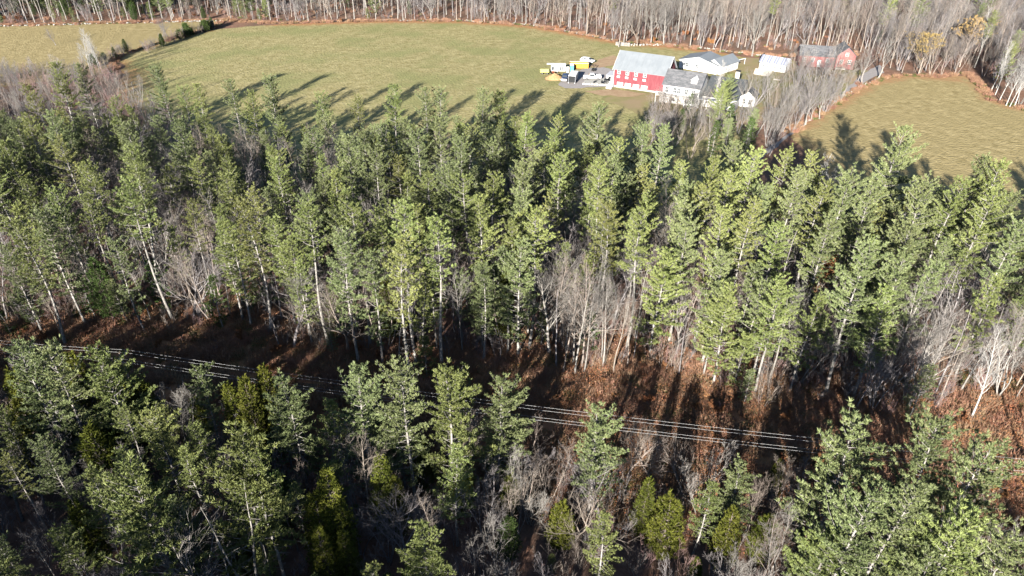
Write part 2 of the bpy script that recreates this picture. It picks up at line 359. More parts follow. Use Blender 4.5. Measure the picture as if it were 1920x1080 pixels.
def make_pine(seed, H, base, W, needle, dens=1.0, dead=10, top_round=.62, tuft=.33, K=15, wild=.3, fork=False):
    r = np.random.default_rng(seed)
    tr = Tubes(); n = 12
    bend = r.normal(size=(2, 2)) * .25
    def axis(z):
        t = z / H
        return np.array([bend[0, 0] * math.sin(t * 3) + bend[1, 0] * math.sin(t * 7) * .4, bend[0, 1] * math.sin(t * 3.2) + bend[1, 1] * math.sin(t * 6) * .4, z])
    r0 = H * .0095 + .03
    zs = np.linspace(-.3, H, n)
    tr.add([axis(z) for z in zs], [max(.02, r0 * (1 - max(0, z) / H) ** .8 + (.08 if z < .5 else 0)) for z in zs], 7)
    tub = Tubes(); Pt, D, Sz = [], [], []
    z = H * base
    # dead stubs under the crown
    for _ in range(dead):
        zz = r.uniform(min(.2, base * .5) * H, H * base + 1); a = r.uniform(0, 6.28); L = r.uniform(.5, 2.2) * W / 3
        p0 = axis(zz); d = np.array([math.cos(a), math.sin(a), r.uniform(-.25, .15)])
        p1 = p0 + d * L * .5; p2 = p0 + d * L + np.array([0, 0, r.uniform(-.3, .1)])
        tub.add([p0, p1, p2], [.035, .022, .010], 3)
        for _k in range(2):
            q = p0 + (p2 - p0) * r.uniform(.4, .9); tub.add([q, q + nrm(d + r.normal(size=3) * .6) * L * .3], [.016, .008], 3)
    big = r.uniform(0, 6.28)
    while z < H - .25:
        t = (z - H * base) / (H * (1 - base))
        nb = int(r.integers(3, 6)) if t < .9 else 4
        a0 = r.uniform(0, 6.28)
        prof = (1 - t) ** top_round * (min(1, .55 + t * 1.9))
        for i in range(nb):
            if r.random() < .10 * (1 - t): continue
            a = a0 + i * 6.283 / nb + r.normal() * .25
            L = W * prof * r.uniform(1 - wild * 1.4, 1 + wild * 1.1) * (1 + .18 * math.cos(a - big)) + .22
            el = (-.05 + .95 * t ** 1.4) + r.normal() * .10      # tangent of rise
            hd = np.array([math.cos(a), math.sin(a), 0.]); lat = np.array([-hd[1], hd[0], 0.])
            p0 = axis(z + r.normal() * .08)
            def bp(s): return p0 + hd * L * s + np.array([0, 0, L * (el * s + .30 * s ** 2.4)]) + lat * (.08 * L * math.sin(s * 3))
            ss = np.linspace(0, 1, 5)
            rb = .016 + .014 * L
            tub.add([bp(s) for s in ss], [rb * (1 - s * .75) for s in ss], 3)
            s0 = (r.uniform(.18, .42) if t < .45 else r.uniform(.04, .2)) if L > 1.0 else .05
            nst = max(3, int((1 - s0) * L / .22 * dens))
            for k in range(nst):
                s = s0 + (1 - s0) * (k + r.random() * .6) / nst
                c = bp(s); tan = nrm(bp(min(1.05, s + .06)) - bp(s - .03))
                sd = 1 if (k % 2) else -1
                tl = (.16 + .21 * L * (1 - s) ** .8 * (0.45 + min(1, 2.5 * (s - s0 + .15)))) * r.uniform(.7, 1.3)
                td = nrm(tan * .75 + lat * sd * r.uniform(.55, 1.0) + np.array([0, 0, r.uniform(.25, .85)]))
                m_ = max(2, int(tl / .15 * dens))
                for q in range(m_):
                    f = .35 + .65 * (q + 1) / m_
                    Pt.append(c + td * tl * f + r.normal(size=3) * .05); D.append(nrm(td + tan * .3 + np.array([0, 0, .3]))); Sz.append(tuft * r.uniform(.75, 1.15))
            Pt.append(bp(1.0)); D.append(nrm(bp(1.0) - bp(.93))); Sz.append(tuft * 1.2)
        z += r.uniform(.55, 1.05) * (1 - .35 * t) * (.8 if H < 14 else 1) / (.8 + .2 * dens)
    for k in range(4):
        Pt.append(axis(H - .12 * k)); D.append(np.array([0, 0, 1.])); Sz.append(tuft)
    return tr.mesh('trunk', M['pine_bark']), crown_mesh('crown', tub, Pt, D, Sz, K, needle, M['pine_bark'], wfrac=.22, spread=.48)

def make_cedar(seed, H, W, fol, base=.06, n=1500, tuft=.26, fine=1.0):
    r = np.random.default_rng(seed); tr = Tubes()
    tr.add([(0, 0, -.2), (0, 0, H * .5), (0, 0, H * .97)], [.12, .08, .02], 6)
    tub = Tubes(); Pt, D, Sz = [], [], []
    nb = int(n / 11)
    for i in range(nb):
        t = 1 - (1 - (i + .5) / nb) ** .62
        t = min(.985, base + (1 - base) * t)
        a = i * 2.39996 + r.normal() * .2; L = W * ((1 - t) ** .7) * (min(1, .5 + t * 2.5)) * r.uniform(.7, 1.2) + .12
        hd = np.array([math.cos(a), math.sin(a), 0.]); p0 = np.array([0, 0, H * t]); lat = np.array([-hd[1], hd[0], 0])
        rise = .55 + .9 * t
        if L > .5: tub.add([p0, p0 + hd * L * .5 + [0, 0, L * rise * .4], p0 + hd * L + [0, 0, L * rise]], [.03, .02, .01], 3)
        for k in range(11):
            s = .35 + .65 * r.random() ** .7
            q = p0 + hd * L * s + np.array([0, 0, L * rise * s]) + lat * r.normal() * .16 * L + np.array([0, 0, r.normal() * .10])
            Pt.append(q); D.append(nrm(hd * .8 + lat * r.normal() * .4 + np.array([0, 0, .9]))); Sz.append(tuft * r.uniform(.7, 1.3))
    Pt.append(np.array([0, 0, H - .1])); D.append(np.array([0, 0, 1.])); Sz.append(tuft)
    return tr.mesh('trunk', M['bark_tan']), crown_mesh('crown', tub, Pt, D, Sz, 8, fol, M['bark_tan'], wfrac=.24, spread=.6)

def make_bare(seed, H, kind, bark, leaf=None, tw=1.0):
    r = np.random.default_rng(seed); tr = Tubes(); cr = Tubes(); leafP = []
    up = np.array([0, 0, 1.])
    def path(p, d, L, n, wob, trop):
        pts = [p]; d = nrm(d)
        for i in range(n):
            d = nrm(d + r.normal(size=3) * wob + up * trop); pts.append(pts[-1] + d * L / n)
        return np.array(pts)
    def pick(pts, f):
        x = f * (len(pts) - 1); i = min(len(pts) - 2, int(x)); return pts[i] + (pts[i + 1] - pts[i]) * (x - i), nrm(pts[i + 1] - pts[i])
    def side(d, ang):
        ax = nrm(np.cross(d, r.normal(size=3))); return nrm(d * math.cos(ang) + ax * math.sin(ang))
    def twigs(pts, L, rad, n, lvl):
        for k in range(n):
            f = .18 + .82 * (k + r.random()) / n; c, d = pick(pts, min(.99, f))
            l2 = L * r.uniform(.35, .62) * (1.1 - .55 * f)
            d2 = side(d, r.uniform(.45, .95)); ra = max(.010, rad * .55 * (1.1 - f * .6)) * tw
            if lvl == 0:
                q = c + nrm(d2 + up * .25) * l2
                cr.add([c, q], [ra, .006 * tw], 3)
                if leaf is not None and r.random() < .8: leafP.append(q); leafP.append((c + q) / 2)
            else:
                pp = path(c, d2, l2, 2, .16, .16); cr.add(pp, [ra, ra * .75, ra * .5], 3)
                twigs(pp, l2, ra, 5 if lvl == 1 else 6, lvl - 1)
                if lvl == 1: cr.add([pp[-1], pp[-1] + nrm(pp[-1] - pp[-2] + r.normal(size=3) * .3) * l2 * .35], [ra * .5, .006], 3)
    stems = []
    if kind == 'forest': stems = [(np.zeros(3), np.array([r.normal() * .03, r.normal() * .03, 1.]), H, H * .0085 + .02, .42, 15, .24, .75)]
    elif kind == 'birch': stems = [(np.zeros(3), np.array([r.normal() * .04, r.normal() * .04, 1.]), H, H * .008 + .02, .28, 26, .22, .62)]
    elif kind == 'spread': stems = [(np.zeros(3), np.array([r.normal() * .1, r.normal() * .1, 1.]), H * .8, H * .014 + .04, .22, 13, .62, .72)]
    elif kind == 'multi':
        for k in range(int(r.integers(3, 6))):
            a = r.uniform(0, 6.28); stems.append((np.array([math.cos(a), math.sin(a), 0]) * .25, np.array([math.cos(a) * .28, math.sin(a) * .28, 1.]), H * r.uniform(.75, 1), H * .006 + .02, .3, 8, .34, .55))
    elif kind == 'sapling':
        for k in range(int(r.integers(2, 5))):
            a = r.uniform(0, 6.28); stems.append((np.array([math.cos(a), math.sin(a), 0]) * .3, np.array([math.cos(a) * .3, math.sin(a) * .3, 1.]), H * r.uniform(.7, 1), .035, .15, 7, .35, .5))
    elif kind == 'snag': stems = [(np.zeros(3), np.array([r.normal() * .03, r.normal() * .03, 1.]), H, H * .008 + .03, .35, 16, .11, 1.25)]
    for (p, d, L, rad, f0, nl, lr, ang) in stems:
        pts = path(p - up * .2, d, L, 9, .045 if kind in ('forest', 'birch', 'snag') else .09, .04)
        tr.add(pts, [max(.015, rad * (1 - .88 * i / 9) + (rad * .3 if i == 0 else 0)) for i in range(10)], 6)
        for k in range(nl):
            f = f0 + (1 - f0) * (k + r.random() * .8) / nl; c, dd = pick(pts, min(.985, f))
            tt = (f - f0) / (1 - f0)
            l2 = L * lr * (1.15 - .85 * tt ** 1.3) * r.uniform(.7, 1.2)
            rl = max(.014, rad * (1 - .85 * f) * .6)
            d2 = side(dd, ang * r.uniform(.75, 1.15))
            if kind == 'snag':
                cr.add([c, c + d2 * l2 * .6, c + d2 * l2 + [0, 0, -.1]], [rl * .6, rl * .4, .01], 3)
                q = c + d2 * l2 * .6; cr.add([q, q + side(d2, .7) * l2 * .4], [rl * .3, .008], 3); continue
            pp = path(c, d2, l2, 4, .13, .13 if kind != 'spread' else .10)
            cr.add(pp, [rl * (1 - .2 * i) * .95 for i in range(5)], 4)
            small = kind == 'sapling'
            twigs(pp, l2, rl * .7, 6 if small else (9 if kind == 'spread' else 7), 0 if small else 1)
    tm = tr.mesh('trunk', bark)
    if leaf is not None and leafP:
        A = np.array(leafP); D = nrm(r.normal(size=A.shape))
        cm = crown_mesh('crown', cr, A, D, np.full(len(A), .30), 3, leaf, bark, wfrac=.6, spread=1)
    else: cm = cr.mesh('crown', bark, smooth=False)
    return tm, cm

PINES = []
spec = [  # seed, H, crown base, W, needle, dens, dead
    (11, 24, .42, 3.1, 'green', 1.0, 16), (12, 26, .38, 3.5, 'blue', 1.0, 14), (13, 22, .48, 2.7, 'olive', .9, 18), (14, 25, .52, 2.9, 'green', .95, 20),
    (15, 23, .32, 3.3, 'blue', 1.05, 12), (16, 20, .30, 2.9, 'green', 1.0, 10), (17, 27, .55, 3.2, 'olive', .85, 24), (18, 18, .22, 3.0, 'blue', 1.0, 8),
    (19, 21, .18, 3.9, 'blue', 1.1, 10), (20, 19, .15, 3.2, 'green', 1.1, 8), (21, 24, .62, 2.3, 'green', .9, 22)]
for s_ in spec:
    PINES.append((make_pine(s_[0], s_[1], s_[2], s_[3] * random.uniform(.80, 1.14), M['needle_' + s_[4]], s_[5], s_[6], wild=random.uniform(.42, .6), top_round=random.uniform(.38, .62)), s_[1], s_[4]))
YOUNG = [(make_pine(31, 9, .08, 2.0, M['needle_green'], 1.1, 2, tuft=.3), 9, 'green'), (make_pine(32, 12, .12, 2.3, M['needle_blue'], 1.0, 3, tuft=.3), 12, 'blue'), (make_pine(33, 10, .15, 2.1, M['hemlock'], 1.1, 3, tuft=.28, top_round=.8), 10, 'dark')]
CEDAR = [(make_cedar(41, 10, 1.7, M['cedar'], n=2300), 10, 'c'), (make_cedar(42, 13, 2.0, M['cedar'], n=3000), 13, 'c'), (make_cedar(43, 7, 1.6, M['cedar'], n=1500), 7, 'c')]
HEM = [(make_cedar(44, 11, 2.6, M['hemlock'], n=2600, tuft=.3), 11, 'h'), (make_cedar(45, 4, 1.8, M['hemlock'], n=900, tuft=.3), 4, 'h')]
FOREST = [(make_bare(51, 19, 'forest', M['bark_pale']), 19, 'pale'), (make_bare(52, 21, 'forest', M['bark_grey']), 21, 'grey'), (make_bare(53, 17, 'forest', M['bark_tan']), 17, 'tan'),
          (make_bare(54, 18, 'forest', M['bark_pale']), 18, 'pale'), (make_bare(55, 20, 'forest', M['bark_tan']), 20, 'tan')]
SPREAD = [(make_bare(61, 14, 'spread', M['bark_pale'], tw=.8), 14, 'pale'), (make_bare(62, 13, 'spread', M['bark_grey'], tw=.8), 13, 'grey'), (make_bare(63, 15, 'spread', M['bark_tan'], tw=.8), 15, 'tan')]
MULTI = [(make_bare(64, 12, 'multi', M['bark_pale']), 12, 'pale'), (make_bare(65, 13, 'multi', M['bark_tan']), 13, 'tan'), (make_bare(66, 11, 'multi', M['bark_grey']), 11, 'grey')]
BIRCH = [(make_bare(67, 16, 'birch', M['bark_white']), 16, 'white'), (make_bare(68, 14, 'birch', M['bark_white']), 14, 'white')]
OAK = [(make_bare(71, 13, 'spread', M['bark_tan'], M['tan_leaf']), 13, 'tan leaf'), (make_bare(72, 11, 'forest', M['bark_tan'], M['dead_leaf']), 11, 'red leaf')]
REDB = [(make_bare(73, 10, 'multi', M['bark_red']), 10, 'red')]
SNAG = [(make_bare(81, 15, 'snag', M['bark_pale']), 15, 'dead'), (make_bare(82, 12, 'snag', M['bark_grey']), 12, 'dead')]
SAP = [(make_bare(91, 6, 'sapling', M['bark_grey']), 6, 's'), (make_bare(92, 7.5, 'sapling', M['bark_tan']), 7.5, 's'), (make_bare(93, 5, 'sapling', M['bark_red']), 5, 's')]
BUSH = [(make_bare(94, 3, 'multi', M['bark_tan'], M['dead_leaf'], tw=.8), 3, 'b'), (make_bare(95, 2.2, 'multi', M['bark_red'], tw=.8), 2.2, 'b')]

def make_brush(seed, n, h, rad, m, m2, droop=.25):
    r = np.random.default_rng(seed); a = r.uniform(0, 6.28, n); q = rad * np.sqrt(r.random(n))
    p = np.stack([np.cos(a) * q, np.sin(a) * q, np.zeros(n)], -1); d = nrm(np.stack([np.cos(a) * .5, np.sin(a) * .5, np.ones(n)], -1) + r.normal(size=(n, 3)) * droop)
    V, T = leaves(p, d, np.full(n, h), 1, wfrac=.05, spread=.15)
    nb = n // 2; P2 = p[:nb] + d[:nb] * h * r.uniform(.2, 1, nb)[:, None]
    V2, T2 = leaves(P2, nrm(r.normal(size=P2.shape)), np.full(nb, .13), 2, wfrac=.7, spread=1)
    return np_mesh('stem', V, tris=T, mats=[m]), np_mesh('twigs', V2, tris=T2, mats=[m2])
M['straw'] = mat('dead_stems', (.32, .20, .125), (.48, .32, .21), 2, vary=.25)
M['rustleaf'] = mat('rust_leaves', (.36, .14, .06), (.52, .24, .11), 2, vary=.3)
M['brown'] = mat('brown_stems', (.27, .145, .09), (.40, .225, .15), 2, vary=.25)
M['dimgreen'] = mat('winter_green', (.09, .11, .035), (.16, .17, .06), 2, vary=.25)
BUSH += [(make_brush(101, 170, 1.0, 1.1, M['straw'], M['rustleaf']), 1, 'b'), (make_brush(102, 200, .8, 1.3, M['brown'], M['rustleaf']), 1, 'b'), (make_brush(103, 150, .7, .9, M['dimgreen'], M['dimgreen']), 1, 'b'), (make_brush(104, 200, 1.3, 1.2, M['brown'], M['straw']), 1, 'b')]

# ------------------------------------------------------------------ trees: where they stand
TREES = []            # dict(kind, proto, x, y, rot, scale, area, own)
class Grid:
    def __init__(s, c): s.c = c; s.d = {}
    def ok(s, x, y, dmin):
        i, j = int(x // s.c), int(y // s.c); n = int(dmin // s.c) + 1
        for a in range(i - n, i + n + 1):
            for b in range(j - n, j + n + 1):
                for (u, v, k) in s.d.get((a, b), ()):
                    if (u - x) ** 2 + (v - y) ** 2 < (min(dmin, k) if k < dmin else dmin) ** 2: return False
        return True
    def put(s, x, y, k): s.d.setdefault((int(x // s.c), int(y // s.c)), []).append((x, y, k))
GR = Grid(4.0)
NAMES = {'pine': ('white_pine', 'pine'), 'young': ('young_pine', 'young pine'), 'cedar': ('cedar_tree', 'cedar'), 'hem': ('hemlock_tree', 'hemlock'), 'forest': ('bare_tree', 'bare tree'), 'spread': ('spreading_tree', 'bare tree'),
         'multi': ('multi_stem_tree', 'bare tree'), 'birch': ('birch_tree', 'birch'), 'oak': ('oak_tree', 'oak'), 'redb': ('maple_sapling', 'maple'), 'snag': ('dead_tree', 'dead tree'), 'sap': ('sapling', 'sapling')}
SETS = {'pine': PINES, 'young': YOUNG, 'cedar': CEDAR, 'hem': HEM, 'forest': FOREST, 'spread': SPREAD, 'multi': MULTI, 'birch': BIRCH, 'oak': OAK, 'redb': REDB, 'snag': SNAG, 'sap': SAP, 'bush': BUSH}

def put(kind, x, y, h=None, idx=None, area='', sp=3.0, own=False, check=False, lean=None):
    L = SETS[kind]
    if check and not GR.ok(x, y, sp): return False
    if idx is None: idx = random.randrange(len(L))
    H0 = L[idx][1]; sc = (h / H0) if h else random.uniform(.85, 1.1)
    GR.put(x, y, sp)
    TREES.append(dict(kind=kind, idx=idx, x=x, y=y, rot=random.uniform(0, 6.28), s=sc, h=H0 * sc, area=area, own=own, lean=lean or (random.gauss(0, .02), random.gauss(0, .02))))
    return True
def top(kind, px, py, h, idx=None, area='front', sp=3.2, **k):
    x, y = G(px, py, h); put(kind, x, y, h, idx, area, sp, own=True, **k)
def base(kind, px, py, h, idx=None, area='farm', sp=2.5, **k):
    x, y = G(px, py, 0); put(kind, x, y, h, idx, area, sp, own=True, **k)

# front forest, read from the photograph (tree tops)
for a in [(30, 645, 20, 8), (88, 655, 19, 7), (178, 655, 18, 9), (278, 775, 15, 9), (368, 690, 15, 7), (530, 700, 17, 8), (672, 700, 19, 8), (755, 693, 20, 4), (832, 702, 19, 9), (932, 708, 17, 8), (615, 752, 14, 5),
          (1126, 762, 16, 8), (1395, 868, 12, 8), (1622, 790, 22, 8), (1775, 800, 22, 4), (1868, 835, 21, 8), (1700, 912, 21, 1), (1640, 925, 20, 8), (1815, 965, 20, 9), (1750, 1050, 17, 8), (1560, 1000, 14, 9), (430, 812, 21, 9), (470, 860, 19, 0),
          (256, 880, 20, 9), (850, 845, 14, 5), (798, 978, 14, 9), (1332, 905, 11, 5), (5, 1022, 11, 7), (108, 1000, 11, 9), (1900, 1010, 18, 4), (1136, 965, 12, 5), (165, 885, 14, 5), (345, 840, 13, 5)]:
    top('pine', *a)
for a in [(130, 665, 12, 0), (223, 722, 10, 2), (258, 716, 9, 2), (432, 712, 13, 1), (457, 706, 14, 1), (489, 690, 14, 1), (122, 785, 8, 0), (610, 885, 14, 1), (590, 930, 12, 0), (600, 985, 10, 1), (712, 855, 12, 1), (735, 900, 9, 0), (790, 822, 8, 0), (868, 880, 7, 2),
          (928, 820, 7, 0), (1055, 945, 7, 2), (1216, 898, 9, 1), (1262, 935, 9, 2), (1465, 860, 6, 0), (1445, 970, 7, 2), (420, 988, 8, 2), (645, 1000, 8, 0), (960, 895, 6, 2), (1380, 960, 9, 0)]:
    top('cedar', *a, sp=2)
for k, a in [('multi', (300, 715, 12, 0)), ('birch', (75, 745, 12, 1)), ('multi', (390, 770, 10, 2)), ('redb', (575, 880, 10, 0)), ('multi', (648, 825, 12, 0)), ('forest', (672, 795, 15, 2)), ('spread', (850, 782, 11, 2)),
             ('spread', (885, 765, 9, 0)), ('multi', (985, 790, 9, 1)), ('multi', (1038, 835, 9, 1)), ('spread', (1190, 795, 9, 2)), ('spread', (1238, 800, 9, 2)), ('spread', (1300, 832, 8, 2)), ('multi', (1338, 845, 10, 0)), ('multi', (1480, 858, 9, 1)),
             ('multi', (1530, 880, 9, 2)), ('multi', (910, 895, 10, 2)), ('multi', (740, 915, 9, 1)), ('spread', (690, 860, 11, 0)), ('multi', (1430, 890, 9, 1)), ('multi', (1470, 950, 11, 1)), ('multi', (1390, 1010, 10, 0)), ('spread', (760, 935, 11, 1)), ('spread', (1150, 860, 11, 1)), ('spread', (1090, 880, 11, 2)),
             ('snag', (372, 950, 15, 0)), ('snag', (400, 928, 17, 0)), ('snag', (418, 905, 18, 0)), ('spread', (330, 965, 15, 0)), ('multi', (1890, 880, 14, 0)), ('multi', (1500, 1000, 12, 0)), ('spread', (20, 830, 10, 1)), ('birch', (1905, 620, 14, 1)), ('multi', (190, 850, 9, 2)), ('multi', (1000, 860, 10, 0))]:
    top(k, *a, sp=2.2)

# the middle wood: rows of pines read from the tops along its two edges
for a in [(100, 122, 22, 0), (148, 124, 20, 1), (292, 128, 19, 4), (345, 165, 19, 3), (368, 160, 17, 0), (430, 152, 20, 1), (515, 150, 20, 4), (470, 175, 20, 0), (600, 175, 18, 3), (665, 180, 18, 6), (735, 165, 21, 0), (795, 168, 21, 1), (830, 172, 20, 4), (905, 168, 22, 1), (940, 172, 20, 0), (1050, 215, 19, 6),
          (1130, 195, 22, 8), (1205, 240, 20, 4), (1245, 240, 22, 1), (985, 215, 20, 5), (1160, 262, 21, 0), (1385, 270, 22, 1), (1480, 280, 22, 6), (1520, 285, 22, 6), (1340, 300, 22, 0), (1410, 285, 23, 0), (1690, 240, 25, 8), (1600, 335, 24, 4), (1645, 345, 24, 1), (1735, 345, 22, 4), (1800, 340, 22, 0), (1850, 300, 24, 1),
          (1885, 310, 24, 0), (50, 165, 20, 2), (215, 185, 18, 3), (20, 230, 20, 4), (250, 200, 17, 5)]:
    top('pine', *a, area='back')
for a in [(25, 420, 20, 13), (930, 330, 22, 10), (870, 330, 22, 3), (800, 330, 20, 3), (705, 285, 20, 4), (650, 300, 17, 0), (1000, 400, 22, 10), (745, 450, 22, 2), (640, 445, 20, 4), (635, 400, 18, 1), (1640, 470, 22, 4), (1560, 400, 22, 1), (1700, 430, 20, 8)]:
    top('pine', a[0], a[1], a[2], a[3] % len(PINES), area='middle')
def edge_y(x): return 76.3 - .150 * x + (2.5 * math.sin(x * .11) + 1.5 * math.sin(x * .31 + 1))
def back_y(x):
    for (x0, y0), (x1, y1) in zip(BK, BK[1:]):
        if x0 <= x <= x1: return y0 + (y1 - y0) * (x - x0) / (x1 - x0)
    return 100
BK = [(-330, 150), (-170, 138), (-100, 134), (-60, 131), (-20, 131), (5, 130), (20, 113), (45, 104), (60, 101), (80, 96), (330, 60)]
# front-row bare trunks (right of the middle) and dead ones
for a in [(1055, 700, 15), (1078, 705, 16), (1095, 700, 14), (1060, 665, 15), (1130, 690, 14), (1150, 700, 13), (1090, 690, 17), (1190, 640, 16), (1110, 655, 16), (1175, 690, 12), (1035, 640, 14)]:
    base('forest', a[0], a[1], a[2], random.choice([0, 2, 4, 3]), area='middle', sp=1.0)
base('spread', 1070, 670, 14, 2, area='middle', sp=1.5); base('spread', 1010, 385, 15, 2, area='middle'); base('spread', 965, 440, 12, 0, area='middle')
base('spread', 1700, 715, 13, 0, area='middle', lean=(0, .15)); base('spread', 1735, 715, 13, 2, area='middle', lean=(0, .2)); base('multi', 1800, 690, 11, 2, area='middle'); base('multi', 1840, 670, 10, 2, area='middle')
base('oak', 1515, 610, 12, 1, area='middle'); base('birch', 1515, 480, 19, 0, area='middle', lean=(0, .02)); base('multi', 1215, 500, 12, 1, area='middle')
def pine_dens(px, py):
    """share of the trees that are pines, read off the photograph by place"""
    d = .74
    if 330 < px < 720 and py < 400: d = .46
    if px < 330 and 270 < py < 420: d = .52
    if 600 < px < 900 and 300 < py < 480: d = .5
    if 1000 < px < 1230 and py > 480: d = .45
    if 1740 < px and py > 420: d = .38
    return d
n = 0
for _ in range(30000):
    x = random.uniform(-165, 150); y0, y1 = edge_y(x), back_y(x); y = random.uniform(y0, y1)
    h = random.uniform(17, 25); px, py = P(x, y, h * .8)
    if 1835 < P(x, y, 0)[0] < 1960 and 470 < P(x, y, 0)[1] < 600: continue
    d = 3.3 if y < y0 + 4 else random.uniform(3.1, 4.3)
    if y > y1 - 14: h = random.uniform(13, 17)
    if px < 345 and P(x, y, h)[1] < 205:
        put('multi', x, y, random.uniform(6, 10), None, 'middle', 2.6, check=True); continue
    if random.random() < pine_dens(px, py):
        near = y < y0 + 9
        pool = [0, 1, 2, 3, 4, 6, 10, 5, 4, 1, 7, 5] if not near else ([4, 5, 7, 8, 9, 7, 5, 0] if px > 1240 else [0, 3, 6, 10, 4, 5, 7, 2] if px < 1000 else [10, 3, 2, 0])
        ii = random.choice(pool)
        put('pine', x, y, min(23 if y < y1 - 14 else 17, PINES[ii][1] * random.uniform(.64, .98)), ii, 'middle', d, check=True)
    else: put(random.choice(['forest', 'forest', 'multi', 'spread', 'snag']), x, y, random.uniform(11, 17), None, 'middle', 2.6, check=True)
# young stuff along the front edge of the wood
for _ in range(420):
    x = random.uniform(-130, 110); y = edge_y(x) + random.uniform(-1.5, 3.5)
    k = random.choice(['snag', 'forest', 'young', 'young', 'pine', 'pine', 'sap'])
    if 5 < x < 27 and k == 'pine': k = 'forest'
    put(k, x, y, random.uniform(4, 10) if k in ('young', 'cedar') else (random.uniform(13, 19) if k == 'pine' else (random.uniform(8, 14) if k != 'sap' else None)), None if k != 'pine' else random.choice([5, 7, 9, 8]), 'middle', 1.9, check=True)
base('hem', 215, 600, 11, 0, area='middle'); base('young', 180, 595, 8, 2, area='middle'); base('cedar', 735, 640, 11, 1, area='middle', sp=1.5); base('cedar', 945, 640, 12, 1, area='middle', sp=1.5)

for _ in range(2500):
    x = random.uniform(-95, -6); y = random.uniform(43, 53.5 - .15 * x)
    h = random.uniform(10, 14) if x > -45 else random.uniform(12, 16); px, py = P(x, y, h)
    if py < 665 + (px - 180) * .1184 + (22 if px > 240 else -22): continue
    u = random.random()
    put('pine' if u < .42 else 'cedar' if u < .58 else 'multi', x, y, h if u < .42 else h * .75, None, 'front', 3.6, check=True)
# fill of the front forest: small, mostly shaded growth
for _ in range(5000):
    x = random.uniform(-95, 100); y = random.uniform(14, 53 - .15 * x)
    px, py = P(x, y, 8)
    u = random.random()
    if px < 1500 or y > 40: 
        k, h = ('multi', random.uniform(7, 11)) if u < .42 else ('forest', random.uniform(8, 12)) if u < .60 else ('young', random.uniform(5, 9)) if u < .80 else ('hem', random.uniform(5, 8)) if u < .9 else ('cedar', random.uniform(4, 8))
    else:
        k, h = ('pine', random.uniform(15, 20)) if u < .5 else ('multi', random.uniform(7, 11)) if u < .8 else ('young', random.uniform(6, 9))
    if x > 3 and y > 34 - .12 * x:
        if k == 'pine': continue
        h = min(h, random.uniform(2, 3.8))
        if random.random() < .3: continue
        if k == 'forest': k = 'multi'
    elif x > 3: h = min(h, 9)
    if x < -6 and k != 'cedar' and random.random() < .10: k, h = 'pine', random.uniform(10, 14)
    put(k, x, y, h, None, 'front', 2.5, check=True)
for _ in range(3000):
    y = random.uniform(14, 60); x = random.uniform(-150, -52)
    if y > 54 - .15 * x - 1 or P(x, y, 12)[0] > -30: continue
    put('pine', x, y, random.uniform(12, 15), None, 'front', 5.0, check=True)
# the forest goes on behind the camera (its shadows fall into the picture)
for _ in range(6000):
    x = random.uniform(-230, 190); y = random.uniform(-85, 16)
    if 60 < x and y < -10 and random.random() < .6: continue
    hh = random.uniform(20, 26.5) if x < -22 else random.uniform(13, 17) if x < 2 else random.uniform(9, 12) if x < 34 else random.uniform(6, 10)
    if -22 < x < 2 and y < -30: hh = random.uniform(18, 24)
    put('pine' if random.random() < .7 else 'forest', x, y, hh, None, 'behind', 4.0 if x < 2 else 6.5, check=True)

# left brush, hedgerow, birches
for _ in range(3500):
    x = random.uniform(-300, -62); y = random.uniform(130, 212)
    if y < back_y(x) - 2 or (x > -122 and y > 146 + (-62 - x) * 1.15): continue
    put(random.choice(['sap', 'sap', 'multi', 'multi']), x, y, random.uniform(5.5, 10), None, 'brush', 2.3, check=True)
for a in [(172, 142, 14, 0), (176, 150, 12, 1), (192, 135, 12, 1), (186, 130, 13, 0), (165, 150, 11, 1)]: base('birch', *a, area='brush', sp=.6)
for a in [(105, 85, 7), (315, 72, 9), (305, 76, 7), (215, 150, 8)]: base('spread', *a, 1, area='hedge', sp=1)
for t in np.linspace(0, 1, 120):
    x = -129 + 18 * t + random.gauss(0, .8) if t > .35 else -131 + 8 * t + random.gauss(0, .8); y = 226 + 60 * t
    put(random.choice(['sap', 'sap', 'sap', 'multi', 'multi', 'hem']), x, y, random.uniform(2.2, 5.0), None, 'hedge', .8)

